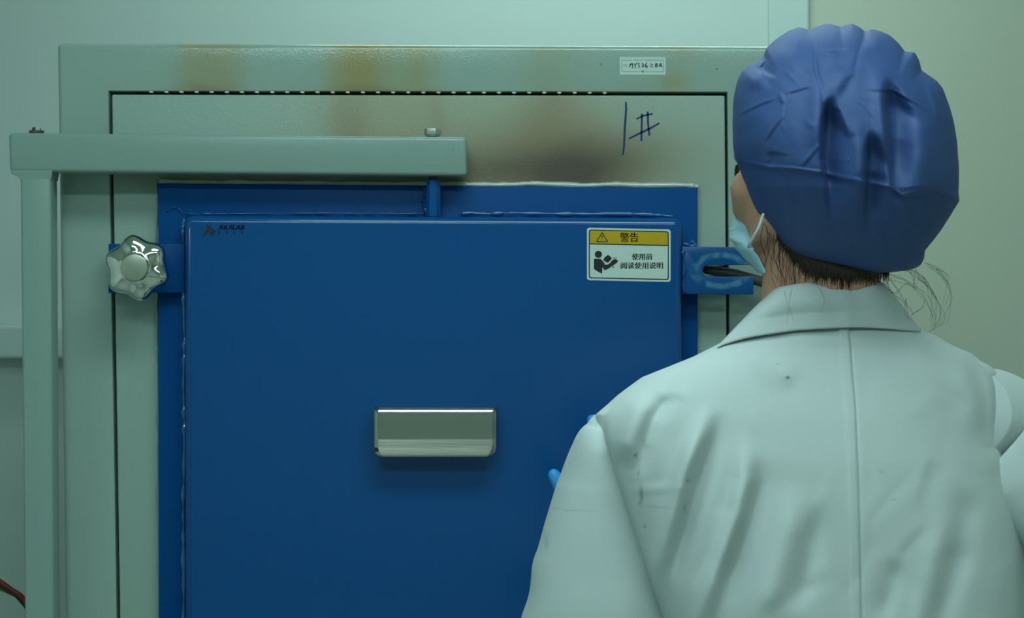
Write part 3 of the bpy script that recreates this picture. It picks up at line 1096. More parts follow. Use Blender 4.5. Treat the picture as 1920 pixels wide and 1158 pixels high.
bm = bmesh.new()
ellipsoid_bm(bm, hp(0, -0.012, 0.030), 0.074, 0.094, 0.088, R3)
ellipsoid_bm(bm, hp(0, 0.020, -0.035), 0.066, 0.070, 0.085, R3)
capsule_bm(bm, hp(-0.035, 0.03, -0.088), hp(0.035, 0.03, -0.088), 0.026, 0.026)
capsule_bm(bm, hp(0, 0.068, -0.100), hp(0, 0.060, -0.094), 0.022, 0.024)
for s in (-1, 1):
    capsule_bm(bm, hp(0.052 * s, 0.052, -0.018), hp(0.040 * s, 0.070, -0.040), 0.023, 0.018)   # cheek
    capsule_bm(bm, hp(0.062 * s, 0.006, -0.062), hp(0.030 * s, 0.062, -0.094), 0.017, 0.016)   # jaw
    capsule_bm(bm, hp(0.018 * s, 0.082, 0.022), hp(0.050 * s, 0.066, 0.020), 0.013, 0.012)     # brow
    ellipsoid_bm(bm, hp(0.031 * s, 0.074, -0.002), 0.013, 0.012, 0.010, R3)                    # eyelid
    capsule_bm(bm, hp(0.075 * s, -0.010, 0.012), hp(0.071 * s, -0.006, -0.030), 0.014, 0.009)  # ear
    ellipsoid_bm(bm, hp(0.081 * s, -0.016, 0.0), 0.006, 0.017, 0.028, R3)
capsule_bm(bm, hp(0, 0.086, 0.012), hp(0, 0.107, -0.036), 0.009, 0.0125)                        # nose
for s in (-1, 1):
    ellipsoid_bm(bm, hp(0.011 * s, 0.098, -0.038), 0.008, 0.010, 0.008, R3)
capsule_bm(bm, hp(-0.018, 0.084, -0.066), hp(0.018, 0.084, -0.066), 0.008, 0.008)               # lips
capsule_bm(bm, hp(-0.015, 0.083, -0.076), hp(0.015, 0.083, -0.076), 0.009, 0.009)
N0 = P(1545, 660, -0.50)
N1 = P(1548, 470, YH + 0.02)
capsule_bm(bm, N0, N1, 0.066, 0.062, 24)                                                        # neck
capsule_bm(bm, P(1462, 470, YH - .005), P(1472, 640, -0.53), 0.018, 0.032)
# trunk
capsule_bm(bm, P(1270, 800, -0.545), P(1770, 780, -0.505), 0.052, 0.052)
for (pa, pb, ra, rb) in ((( 1400, 800), (1650, 800), 0.08, 0.08), ((1420, 950), (1650, 950), 0.075, 0.075), ((1440, 1150), (1640, 1150), 0.068, 0.068), ((1430, 1350), (1650, 1350), 0.08, 0.08), ((1420, 1480), (1660, 1480), 0.085, 0.085)):
    capsule_bm(bm, P(*pa, -0.54), P(*pb, -0.51), ra, rb)
for a, c in ((800, 950), (950, 1150), (1150, 1350), (1350, 1480)):
    capsule_bm(bm, P(1530, a, -.525), P(1540, c, -.525), 0.08, 0.08)
capsule_bm(bm, P(1500, 650, -0.53), P(1290, 785, -0.55), 0.036, 0.036)
capsule_bm(bm, P(1590, 650, -0.52), P(1770, 755, -0.51), 0.036, 0.036)
# arms
for S_, E_, W_ in ((LS, LE, Lw), (RS, RE, Rw)):
    capsule_bm(bm, S_, E_, 0.042, 0.034)
    capsule_bm(bm, E_, W_, 0.037, 0.024)
for a, c, ra, rb in Lhand + Rhand:
    capsule_bm(bm, a, c, ra * 0.82, rb * 0.82, 10, 4)
# legs
HL, HR = Vector((0.255, -0.52, 0.84)), Vector((0.425, -0.50, 0.84))
KL, KR = Vector((0.25, -0.50, 0.45)), Vector((0.43, -0.46, 0.45))
AL, AR = Vector((0.245, -0.54, 0.085)), Vector((0.435, -0.50, 0.085))
for h_, k_, a_ in ((HL, KL, AL), (HR, KR, AR)):
    capsule_bm(bm, h_, k_, 0.075, 0.052)
    capsule_bm(bm, k_, a_, 0.050, 0.034)
    capsule_bm(bm, a_ + Vector((-.005, 0, -.04)), a_ + Vector((-0.03, 0.14, -.055)), 0.032, 0.022)
body = remeshed('body', bm, 0.0055, skin, person, 5)

for s in (-1, 1):
    bm = bmesh.new()
    ellipsoid_bm(bm, hp(0.031 * s, 0.0825, -0.002), 0.010, 0.006, 0.0045, R3)
    obj_bm('eye', bm, eye_mat, person, smooth=True)

# ---- gloves
for bones in (Lhand, Rhand):
    bm = bmesh.new()
    for a, c, ra, rb in bones:
        capsule_bm(bm, a, c, ra, rb, 14, 5)
    remeshed('glove', bm, 0.0022, glove_mat, person, 4)

# ---- trousers and shoes
bm = bmesh.new()
for h_, k_, a_ in ((HL, KL, AL), (HR, KR, AR)):
    capsule_bm(bm, h_, k_, 0.094, 0.072)
    capsule_bm(bm, k_, a_ + Vector((0, 0, 0.04)), 0.072, 0.060)
capsule_bm(bm, HL + Vector((0, 0, .06)), HR + Vector((0, 0, .06)), 0.105, 0.105)
remeshed('trousers', bm, 0.010, trouser_mat, person, 5)
for a_ in (AL, AR):
    bm = bmesh.new()
    capsule_bm(bm, a_ + Vector((0, -0.02, -.035)), a_ + Vector((-0.02, 0.09, -.042)), 0.046, 0.042)
    capsule_bm(bm, a_ + Vector((-0.02, 0.09, -.045)), a_ + Vector((-0.035, 0.165, -.050)), 0.042, 0.034)
    for v in bm.verts:
        v.co.z = max(v.co.z, 0.002)
    remeshed('shoe', bm, 0.006, shoe_mat, person, 3)

# ---- the puffy cap
OUTL = [(1377, 292), (1374, 250), (1374, 215), (1376, 180), (1383, 150), (1392, 133), (1403, 124), (1418, 115), (1432, 105), (1436, 92), (1447, 80), (1462, 68), (1480, 57), (1497, 51), (1507, 53), (1518, 56.5), (1530, 50), (1548, 44.5), (1562, 46), (1577, 50.5), (1588, 46), (1598, 44.5), (1610, 50), (1622, 59), (1634, 54.5), (1650, 58), (1668, 66), (1684, 80), (1696, 96), (1706, 97), (1715, 98), (1723, 112), (1728, 132), (1740, 140), (1757, 152), (1768, 166), (1775, 185), (1785, 215), (1792, 250), (1796, 290), (1798, 330), (1797, 360), (1799, 376),
        (1788, 394), (1775, 415), (1758, 440), (1742, 460), (1734, 470), (1733, 484), (1726, 497), (1713, 504), (1690, 508), (1650, 510.5), (1610, 511), (1575, 508), (1540, 500), (1510, 490), (1482, 473), (1458, 450), (1438, 425), (1420, 398), (1408, 372), (1398, 345), (1388, 320), (1382, 306)]
CX, CY = 1590.0, 300.0
oa = np.array(OUTL, float)
ang = np.unwrap(np.arctan2(-(oa[:, 1] - CY), oa[:, 0] - CX))
if ang[-1] < ang[0]:
    pass
rad_ = np.hypot(oa[:, 0] - CX, oa[:, 1] - CY)
o_ = np.argsort(np.mod(ang, 2 * math.pi))
a_s, r_s = np.mod(ang, 2 * math.pi)[o_], rad_[o_]
a_s = np.concatenate([a_s[-3:] - 2 * math.pi, a_s, a_s[:3] + 2 * math.pi])
r_s = np.concatenate([r_s[-3:], r_s, r_s[:3]])
NU, NPH = 460, 170
U_ = np.linspace(0, 2 * math.pi, NU, endpoint=False)
RU = np.interp(U_, a_s, r_s)
# the rim shrinks smoothly away from the silhouette, so wiggles fade towards the middle
ker = np.ones(41) / 41
RS_ = np.convolve(np.concatenate([RU[-20:], RU, RU[:20]]), ker, 'valid')
phi = np.linspace(0.0, math.pi * 0.80, NPH)
PHI, UU = np.meshgrid(phi, U_, indexing='ij')
sinp = np.sin(PHI) ** 0.86
sinp = np.where(PHI > math.pi / 2, np.sin(PHI), sinp)
bl = np.clip((sinp - 0.80) / 0.20, 0, 1) ** 1.5
Rm = RS_[None, :] * (1 - bl) + RU[None, :] * bl
PXm = CX + Rm * sinp * np.cos(UU)
PYm = CY - Rm * sinp * np.sin(UU)
dep = np.where(PHI < math.pi / 2, 0.150 * np.cos(PHI), 0.125 * np.cos(PHI))
# lower half of the back hugs the nape
low = np.clip((PYm - 350) / 160, 0, 1)
dep = dep * (1 - 0.30 * low)
F1 = np.zeros_like(PXm)
X_, Y_ = PXm, PYm


def rg(line, wd, amp, taper=True):
    global F1
    F1 = F1 + ridge(X_, Y_, line, wd, amp, taper)


# sewn crease between the puffy crown and the band
cre = [(1374, 290), (1400, 306), (1440, 314), (1490, 317), (1545, 325), (1572, 333), (1640, 345), (1672, 352), (1690, 367), (1715, 361), (1740, 357), (1770, 364), (1802, 377)]
d, sgn, al = seg_dist(X_, Y_, cre)
yc = np.interp(X_, [c[0] for c in cre], [c[1] for c in cre])
above = np.tanh((yc - Y_) / 7.0)
F1 += 0.0032 * above * np.exp(-np.abs(yc - Y_) / 75.0)
F1 += 0.0030 * np.exp(-((yc - Y_ - 1.0) / 3.4) ** 2)
# deep pleats
def pleat(line, wd, amp, sharp=1.0):
    """A fold whose left lip overhangs: steep on one side."""
    global F1
    d, s, al = seg_dist(X_, Y_, line)
    sd = d * s
    wv = wd * (1.25 - 0.45 * al) * np.where(sd > 0, 1.7, 0.55)
    f = -amp * np.exp(-np.abs(sd / wv) ** np.where(sd > 0, 2.0, 3.0))
    g0 = np.clip((al - 0.10 * np.minimum((sd / wd) ** 2, 6) * np.clip((0.45 - al) / 0.45, 0, 1)) / 0.24, 0, 1)
    g1 = np.clip((1 - al) / 0.45, 0, 1)
    f = f * g0 * g0 * (3 - 2 * g0) * g1 * g1 * (3 - 2 * g1)
    F1 = F1 + f


pleat([(1568, 176), (1556, 200), (1551, 250), (1550, 300), (1556, 345), (1562, 420)], 17, 0.030)
pleat([(1667, 140), (1668, 165), (1672, 210), (1677, 280), (1681, 350), (1690, 400)], 20, 0.032)
pleat([(1633, 240), (1634, 270), (1630, 330), (1628, 400), (1630, 450)], 16, 0.022)
pleat([(1418, 118), (1422, 128), (1440, 135), (1460, 146)], 8, 0.007)
pleat([(1436, 92), (1428, 120), (1436, 150), (1450, 172)], 7, 0.005)
pleat([(1445, 282), (1447, 300), (1440, 318)], 12, 0.004)
rg([(1600, 330), (1640, 335), (1672, 340)], 10, -0.004)
# humps over the pleats
rg([(1580, 120), (1572, 155), (1590, 165)], 22, 0.006)
rg([(1640, 110), (1650, 150), (1655, 220), (1662, 300)], 16, 0.007)
rg([(1540, 130), (1533, 200), (1530, 290)], 18, 0.006)
rg([(1605, 215), (1612, 300), (1614, 400)], 14, 0.005)
rg([(1735, 145), (1752, 190), (1764, 236)], 6, 0.0045)
rg([(1392, 135), (1410, 150), (1440, 153)], 14, 0.006)
rg([(1450, 85), (1480, 110), (1500, 140)], 16, 0.004)
rg([(1725, 200), (1730, 280), (1722, 340)], 22, 0.004)
rg([(1440, 200), (1420, 260), (1410, 300)], 22, 0.003)
# gathers running down from the top seam and up from the elastic
for line, wd, am in (([(1524, 58), (1526, 90), (1530, 130), (1538, 165)], 4, -0.0035), ([(1578, 52), (1580, 75), (1584, 100)], 5, -0.002), ([(1622, 60), (1610, 100), (1598, 150)], 5, -0.0028), ([(1697, 98), (1690, 120), (1680, 140)], 5, -0.002),
                     ([(1500, 60), (1490, 95), (1500, 120)], 7, 0.002), ([(1550, 50), (1556, 100), (1560, 130)], 14, 0.003), ([(1640, 60), (1640, 100)], 10, 0.003),
                     ([(1468, 128), (1490, 150), (1500, 162)], 3, 0.0015), ([(1530, 130), (1540, 160), (1545, 200), (1550, 240)], 5, -0.002), ([(1505, 120), (1525, 140), (1537, 158)], 3, 0.0014),
                     ([(1462, 172), (1466, 185), (1470, 195)], 4, 0.003), ([(1475, 330), (1480, 400), (1500, 450)], 9, -0.002), ([(1540, 345), (1560, 420), (1590, 480)], 12, -0.0025), ([(1680, 370), (1690, 400), (1700, 430)], 6, 0.004), ([(1740, 360), (1738, 410)], 4, 0.002), ([(1700, 375), (1712, 420), (1716, 470)], 9, -0.003), ([(1650, 370), (1660, 430), (1680, 490)], 12, -0.003), ([(1600, 350), (1605, 420), (1620, 490)], 10, 0.002)):
    rg(line, wd, am)
# package creases pressed into the cloth
for line in ([(1376, 222), (1400, 206), (1430, 192), (1464, 181)], [(1466, 176), (1500, 166), (1533, 157)], [(1600, 163), (1640, 167), (1672, 168), (1700, 183), (1730, 200), (1764, 224)], [(1470, 180), (1466, 230), (1476, 268)], [(1530, 98), (1570, 95), (1600, 97)], [(1476, 205), (1450, 240), (1430, 270)], [(1545, 262), (1520, 290), (1500, 316)], [(1600, 180), (1622, 200), (1640, 226)]):
    rg(line, 2.8, 0.0019, True)
    dd = [(x + 1, y + 5) for x, y in line]
    rg(dd, 3.2, -0.0014, True)
# soft crumple
for k in range(60):
    cxk, cyk = rng.uniform(1385, 1790), rng.uniform(60, 490)
    an = rng.uniform(0, math.pi)
    ln = rng.uniform(15, 45)
    rg([(cxk - ln * math.cos(an), cyk - ln * math.sin(an)), (cxk, cyk + 3), (cxk + ln * math.cos(an), cyk + ln * math.sin(an))], rng.uniform(5, 12), rng.uniform(-0.0011, 0.0011))
front = np.clip(np.cos(PHI) * 3, 0, 1)
F1 = F1 * np.where(PHI < math.pi / 2, np.clip(np.cos(PHI) * 4, 0, 1), 0)
Yv = YH - dep - F1
V = []
for j in range(NPH):
    for i in range(NU):
        V.append(P(PXm[j, i], PYm[j, i], Yv[j, i]))
fdir = (R3 @ Vector((0, 1, 0)))
fplane = hp(0, 0.055, 0.048)
nrm = (R3 @ Vector((0, 0.62, -0.78))).normalized()      # below this plane the face is open
F = []
keep = [((v - fplane).dot(nrm) < 0) or (v.y < YH + 0.004) for v in V]
for j in range(NPH - 1):
    for i in range(NU):
        q = (i + 1) % NU
        ids = (j * NU + i, (j + 1) * NU + i, (j + 1) * NU + q, j * NU + q)
        if all(keep[t] for t in ids):
            F.append(ids if j else (ids[0], ids[1], ids[2], ids[3]))
cap = obj('cap', V, F, cap_cloth, person, smooth=True)
cap['label'] = 'puffy dark blue disposable cap'
sd_ = cap.modifiers.new('cloth', 'SOLIDIFY')
sd_.thickness = 0.0012
sd_.offset = -1

# ---- hair: nape and loose strands
V, F = [], []


def strand(pts, r0, Yo):
    c = catmull([(p[0], p[1]) for p in pts], 8)
    L_ = len(c)
    path = [P(c[i, 0], c[i, 1], Yo if np.isscalar(Yo) else np.interp(i / (L_ - 1), [0, 1], Yo)) for i in range(L_)]
    tube_geo(path, [r0 * (1 - 0.6 * i / L_) for i in range(L_)], 5, True, V, F)


def neck_y(px, py):
    """Depth of the neck's skin towards the camera at a pixel."""
    t = np.clip((py - 470) / 190, 0, 1)
    cx = 1548 - 3 * t
    r = 0.062 + 0.004 * t
    yc_ = (YH + 0.02) * (1 - t) + -0.50 * t
    dx = (px - cx) / FPX * 2.45
    return yc_ - math.sqrt(max(0.0, r * r - dx * dx))


from mathutils.bvhtree import BVHTree
_bv = [v.co + WLOC[body.name] for v in body.data.vertices]
_bt = BVHTree.FromPolygons(_bv, [tuple(q.vertices) for q in body.data.polygons])


def neck_y(px, py):
    d_ = (P(px, py, 0.0) - CAM).normalized()
    hit = _bt.ray_cast(CAM, d_)
    return hit[0].y if hit[0] is not None else YH + 0.02


for k in range(1500):
    x0 = rng.uniform(1455, 1668)
    y0 = np.interp(x0, [1455, 1482, 1510, 1540, 1575, 1668], [446, 471, 488, 497, 504, 506])
    ln = rng.uniform(6, 40) * rng.uniform(0.4, 1) * np.clip((x0 - 1440) / 70, 0.2, 1) * (1.15 if x0 < 1600 else 0.9)
    dr = rng.normal(0, 5) + (1570 - x0) * 0.05
    pts = [(x0 + dr * t, y0 - 8 + (ln + 8) * t) for t in (0, 0.5, 1.0)]
    path = [P(p[0], p[1], neck_y(p[0], p[1]) - 0.0002 - 0.0016 * rng.random()) for p in pts]
    tube_geo(path, [0.0005, 0.0004, 0.00012], 4, True, V, F)
for k in range(26):
    x0 = rng.uniform(1428, 1500)
    y0 = np.interp(x0, [1420, 1460, 1500], [400, 455, 480])
    ln = rng.uniform(40, 110)
    pts = [(x0 + rng.normal(0, 3) + t * rng.uniform(-8, 10), y0 + ln * t) for t in (0, 0.35, 0.7, 1)]
    c = catmull(pts, 4)
    path = [P(p[0], p[1], neck_y(p[0], p[1]) - 0.0006) for p in c]
    tube_geo(path, [0.00024 * (1 - 0.5 * i / len(path)) for i in range(len(path))], 4, True, V, F)
FLY = [[(1660, 512), (1690, 520), (1720, 545), (1745, 580), (1752, 612)], [(1662, 520), (1700, 530), (1735, 552), (1750, 600)], [(1700, 500), (1730, 520), (1748, 555), (1755, 590), (1745, 620)],
       [(1690, 506), (1712, 512), (1738, 535), (1760, 580), (1752, 615)], [(1715, 505), (1717, 520), (1714, 545)], [(1708, 507), (1713, 525), (1716, 540)], [(1740, 500), (1770, 515), (1778, 540), (1770, 575)], [(1735, 495), (1765, 508), (1776, 530)],
       [(1664, 530), (1676, 545), (1698, 570), (1712, 590)], [(1668, 525), (1690, 550), (1706, 580)], [(1720, 520), (1745, 545), (1765, 590), (1757, 612), (1740, 622)], [(1665, 540), (1680, 548), (1700, 535), (1720, 540)],
       [(1712, 590), (1728, 575), (1735, 560)], [(1705, 560), (1700, 585), (1712, 600)], [(1728, 515), (1742, 540), (1748, 570), (1745, 600)], [(1755, 505), (1778, 535), (1784, 560), (1775, 600), (1760, 612)]]
for pts in FLY:
    for rep in range(2):
        q = [(x + rng.normal(0, 3), y + rng.normal(0, 2)) for x, y in pts]
        strand(q, 0.00022, (YH - 0.03, YH - 0.045))
for pts in ([(1470, 545), (1478, 580), (1475, 610)], [(1485, 540), (1480, 570), (1488, 600)], [(1530, 530), (1545, 560), (1540, 585)]):
    strand(pts, 0.0002, (-0.625, -0.64))
# temple hair by the cap's edge
for k in range(14):
    x0, y0 = 1381 + rng.uniform(-1, 5), 312 + rng.uniform(-4, 6)
    strand([(x0, y0), (x0 - 2.5, y0 + 14), (x0 - 1 + rng.normal(0, 1), y0 + 34)], 0.0009, (YH + 0.035, YH + 0.04))
hair = obj('hair', V, F, hair_mat, person, smooth=True)

# ---- mask
ME = [(1385, 350), (1386, 365), (1388, 385), (1391, 405), (1394, 425), (1398, 440), (1404, 455), (1413, 470), (1423, 487), (1432, 506), (1433, 512)]
MO = [(1382, 351), (1380, 366), (1379, 385), (1377, 405), (1371, 421), (1367.5, 434), (1370, 449), (1378, 463), (1390, 478), (1405, 494), (1424, 512)]
V, F = [], []
NV = 61
ts = np.linspace(0, 1, NV)
me_, mo_ = catmull(ME, 8), catmull(MO, 8)
pick = lambda c: np.stack([np.interp(ts, np.linspace(0, 1, len(c)), c[:, k]) for k in (0, 1)], 1)
me_, mo_ = pick(me_), pick(mo_)
for i in range(NV):
    t = ts[i]
    pl = 0.0013 * (1 if int(t * 16) % 2 else -1) * (1 if 0.35 < t < 0.75 else 0.2)
    e = P(me_[i][0] + np.interp(t, [0, 0.5, 0.66], [8, 9, 0]), me_[i][1], YH + np.interp(t, [0, 0.5, 0.68, 1], [0.030, 0.030, -0.030, -0.035]))
    o2 = P(*mo_[i], YH + 0.050)
    fz = 0.5 * (e.z + o2.z)
    zc = o2.z - HC.z
    far = hp(0.066, 0.045, zc * 0.9)
    nose = hp(-0.006, 0.118 - 0.02 * abs(t - 0.45) * 2, zc * 0.95)
    near = hp(-0.046, 0.096, zc)
    for q in (e, e.lerp(o2, 0.35) + Vector((-0.001, 0, 0)), e.lerp(o2, 0.7) + Vector((-0.0006, 0, 0)), o2, o2.lerp(nose, 0.35) + Vector((-0.001, 0.012, 0)), o2.lerp(nose, 0.7) + Vector((0, .008, 0)), nose, nose.lerp(far, 0.5) + R3 @ Vector((0.01, 0.012, 0)), far):
        V.append(q + Vector((0, 0, 0)) + R3 @ Vector((0, pl, 0)))
NC = 9
for i in range(NV - 1):
    for j in range(NC - 1):
        F.append((i * NC + j, i * NC + j + 1, (i + 1) * NC + j + 1, (i + 1) * NC + j))
mask = obj('face_mask', V, F, mask_mat, person, smooth=True)
mask['label'] = 'pale blue pleated face mask'
sd_ = mask.modifiers.new('cloth', 'SOLIDIFY')
sd_.thickness = 0.0012
V, F = tube_geo([P(x, y, Yq) for x, y, Yq in ((1403, 462, YH - 0.012), (1409, 450, YH - 0.03), (1416, 438, YH - 0.045), (1424, 424, YH - 0.052), (1432, 400, YH - 0.05))], 0.0016, 8)
obj('ear_loop', V, F, loop_mat, mask, smooth=True)
# ---- lab coat: trunk
YT = -0.525
LO = [(1452, 604), (1420, 618), (1380, 630), (1338, 652), (1300, 671), (1280, 679), (1240, 695), (1205, 709), (1180, 727), (1160, 742), (1138, 762), (1119, 778), (1119, 790), (1121, 806), (1124, 828), (1130, 850), (1142, 885), (1155, 920), (1190, 1020), (1212, 1085), (1238, 1158), (1262, 1260), (1270, 1330), (1262, 1420), (1240, 1560), (1215, 1760), (1200, 1950)]
RO = [(1672, 600), (1700, 612), (1728, 622), (1752, 630), (1775, 644), (1795, 654), (1818, 663), (1840, 680), (1856, 688), (1868, 700), (1876, 722), (1881, 760), (1886, 820), (1896, 870), (1910, 930), (1922, 1000), (1926, 1158), (1920, 1260), (1912, 1330), (1925, 1420), (1950, 1560), (1985, 1760), (2000, 1950)]
rows = np.concatenate([np.linspace(604, 860, 130), np.linspace(862, 1170, 130), np.linspace(1175, 1950, 60)])
NSC = 300
ys = rows
lx = np.interp(ys, [p[1] for p in LO], [p[0] for p in LO])
rx = np.interp(ys, [p[1] for p in RO], [p[0] for p in RO])
dz_ = np.interp(ys, [604, 640, 680, 720, 780, 860, 960, 1158, 1330, 1500, 1950], [0.050, 0.070, 0.083, 0.092, 0.103, 0.112, 0.117, 0.118, 0.118, 0.125, 0.135])
edge = np.sin(np.linspace(0, math.pi / 2, 30))            # finer towards the silhouette
ub = np.concatenate([-edge[::-1], []])
core = np.linspace(-0.93, 0.93, 380)
rim = 1 - 0.07 * (1 - np.sin(np.linspace(0, math.pi / 2, 22)))
ub = np.concatenate([-rim[::-1], core[1:-1], rim])
uf = np.cos(np.linspace(0, math.pi, 90))[1:-1]
sx1 = np.concatenate([ub, uf])
NSC = len(sx1)
bk1 = np.concatenate([np.ones(len(ub), bool), np.zeros(len(uf), bool)])
sy1 = (1 - np.abs(sx1) ** 2.7) ** (1 / 2.7) * np.where(bk1, -1, 1)
sx_, RW = np.meshgrid(sx1, np.arange(len(ys)))
sy_, _ = np.meshgrid(sy1, np.arange(len(ys)))
YY = ys[RW.astype(int)] if RW.dtype != int else ys[RW]
LXm, RXm = lx[RW], rx[RW]
xm = (LXm + RXm) / 2 + (RXm - LXm) / 2 * sx_
bk = (sy_ < 0)
dzp = np.concatenate([np.full(20, dz_[0]), dz_, np.full(20, dz_[-1])])
kk_ = np.hanning(41)
dz_ = np.convolve(dzp, kk_ / kk_.sum(), 'valid')
dd = dz_[RW] * np.where(bk, 1.0, 0.9)
ksm = np.hanning(41); ksm /= ksm.sum()
tilt = (xm - 1540) / FPX * 2.45 * 0.16
kw = np.hanning(75); kw /= kw.sum()
sm_ = lambda c: np.convolve(np.concatenate([np.full(37, c[0]), c, np.full(37, c[-1])]), kw, 'valid')
ls_, rs_ = np.minimum(sm_(lx), lx + 60), sm_(rx)
s2 = np.clip((xm - ls_[RW]) / (rs_[RW] - ls_[RW]) * 2 - 1, -0.985, 0.985)
prof_b = (1 - np.abs(s2) ** 2.7) ** (1 / 2.7)
close_ = np.clip((1 - np.abs(sx_)) / 0.07, 0, 1)
close_ = np.sqrt(close_ * (2 - close_))
Yb = YT + tilt + np.where(bk, -dd * prof_b * close_, dd * sy_)
# cloth folds on the back
Fd = np.zeros_like(xm)


def fold(line, wd, amp, taper=True):
    global Fd
    Fd = Fd + ridge(xm, YY, line, wd, amp, taper)


fold([(1345, 745), (1322, 785), (1300, 840), (1280, 896), (1258, 985), (1240, 1060), (1232, 1140)], 17, 0.0180)
fold([(1360, 760), (1340, 820), (1318, 880), (1296, 950), (1272, 1030), (1262, 1110)], 20, -0.0150)
fold([(1392, 800), (1397, 850), (1397, 900), (1384, 960), (1362, 1020), (1340, 1080), (1318, 1150), (1300, 1230)], 18, 0.0165)
fold([(1420, 850), (1420, 910), (1408, 970), (1388, 1030), (1366, 1090), (1345, 1158)], 22, -0.0120)
fold([(1225, 730), (1200, 770), (1180, 830), (1175, 880)], 26, 0.0120)
fold([(1285, 728), (1255, 745), (1222, 785), (1206, 830), (1200, 900)], 16, -0.0090)
fold([(1500, 900), (1480, 1000), (1450, 1100), (1420, 1200)], 26, 0.0075)
fold([(1535, 940), (1520, 1040), (1490, 1158)], 22, -0.0060)
fold([(1820, 905), (1800, 1000), (1790, 1100)], 28, -0.0060)
fold([(1680, 1040), (1670, 1100), (1650, 1170)], 20, -0.0045)
fold([(1872, 700), (1876, 760), (1868, 820), (1855, 870)], 12, -0.0075)
fold([(1790, 930), (1755, 1040), (1730, 1140), (1705, 1280)], 24, 0.006)
fold([(1800, 1000), (1780, 1090), (1755, 1180), (1740, 1290)], 24, -0.006)
fold([(1395, 640), (1440, 690), (1500, 720)], 24, 0.0045)
fold([(1450, 625), (1540, 640), (1620, 638), (1700, 632)], 10, 0.0030)
fold([(1300, 745), (1262, 736), (1215, 742)], 12, 0.003)
fold([(1760, 640), (1800, 690), (1820, 760), (1822, 830)], 22, 0.004)
fold([(1800, 660), (1838, 720), (1850, 790), (1848, 860)], 14, -0.004)
fold([(1840, 690), (1862, 740), (1868, 800)], 10, 0.003)
fold([(1700, 640), (1740, 700), (1770, 780)], 26, 0.003)
# seam down the middle of the back: a raised strip with a sharp right edge
sx0 = np.interp(YY, [612, 680, 760, 900, 1158, 1950], [1586, 1591, 1598, 1604, 1609, 1612])
sd = xm - sx0
Fd += 0.0024 * np.exp(-(np.clip(np.abs(sd + 5) - 6, 0, None) / 2.5) ** 2)
Fd += -0.0016 * np.exp(-((sd - 6) / 3.0) ** 2)
# lip of the left armhole
sl = xm - LXm
Fd += np.where(YY > 790, 0.004 * np.clip((YY - 790) / 50, 0, 1) * np.exp(-(np.clip(sl - 4, 0, None) / 16) ** 2), 0)
crumple = np.zeros_like(xm)
for k in range(90):
    cxk, cyk = rng.uniform(1150, 1900), rng.uniform(660, 1200)
    an = rng.normal(1.75, 0.5)
    ln = rng.uniform(25, 80)
    crumple += ridge(xm, YY, [(cxk - ln * math.cos(an), cyk - ln * math.sin(an)), (cxk, cyk), (cxk + ln * math.cos(an), cyk + ln * math.sin(an))], rng.uniform(9, 24), rng.uniform(-0.0011, 0.0011))
Fd += crumple
Fd *= np.clip(-sy_ * 2.2, 0, 1)
Yb = Yb - Fd
V = []
for r in range(len(ys)):
    for i in range(NSC):
        V.append(P(xm[r, i], YY[r, i], Yb[r, i]))
F = []
for r in range(len(ys) - 1):
    for i in range(NSC):
        j = (i + 1) % NSC
        F.append((r * NSC + i, r * NSC + j, (r + 1) * NSC + j, (r + 1) * NSC + i))
coat = obj('lab_coat', V, F, coat_mat, person, smooth=True)
coat['label'] = 'white cotton lab coat'
sd_ = coat.modifiers.new('cloth', 'SOLIDIFY')
sd_.thickness = 0.0015
sd_.offset = -1


# ---- sleeves
def loft(name, secs, n=72, folds=None):
    """A sleeve through (centre, half width, half depth) sections; rings stay square to the path."""
    cen = catmull([s[0] for s in secs], 14)
    L_ = len(cen)
    tt = np.linspace(0, len(secs) - 1, L_)
    ra = np.interp(tt, range(len(secs)), [s[1] for s in secs])
    rb = np.interp(tt, range(len(secs)), [s[2] for s in secs])
    V, F = [], []
    ref = None
    for i in range(L_):
        t = Vector(cen[min(i + 1, L_ - 1)] - cen[max(i - 1, 0)]).normalized()
        if ref is None:
            ref = Vector((1, 0, 0)) if abs(t.x) < 0.8 else Vector((0, 0, 1))
        u = (ref - t * ref.dot(t)).normalized()
        ref = u
        v = t.cross(u)
        for k in range(n):
            a = 2 * math.pi * k / n
            wr = 1.0
            if folds:
                wr += folds(i / (L_ - 1), a)
            V.append(Vector(cen[i]) + u * (ra[i] * math.cos(a) * wr) + v * (rb[i] * math.sin(a) * wr))
    for i in range(L_ - 1):
        for k in range(n):
            q = (k + 1) % n
            F.append((i * n + k, i * n + q, (i + 1) * n + q, (i + 1) * n + k))
    F.append(tuple(range(n))[::-1])
    o = obj(name, V, F, coat_mat, coat, smooth=True)
    return o


def Lsec(y, xl, xr, Yc, hd):
    a, c = P(xl, y, Yc), P(xr, y, Yc)
    return ((a + c) / 2, (c - a).length / 2, hd)


def lf(t, a):
    f = 0.012 * math.sin(3 * a + 5 * t) * math.sin(math.pi * min(1, t * 1.3))
    if 0.42 < t < 0.72:
        f += 0.035 * math.sin(60 * t) * (0.5 + 0.5 * math.cos(a + 1.5))
    return f


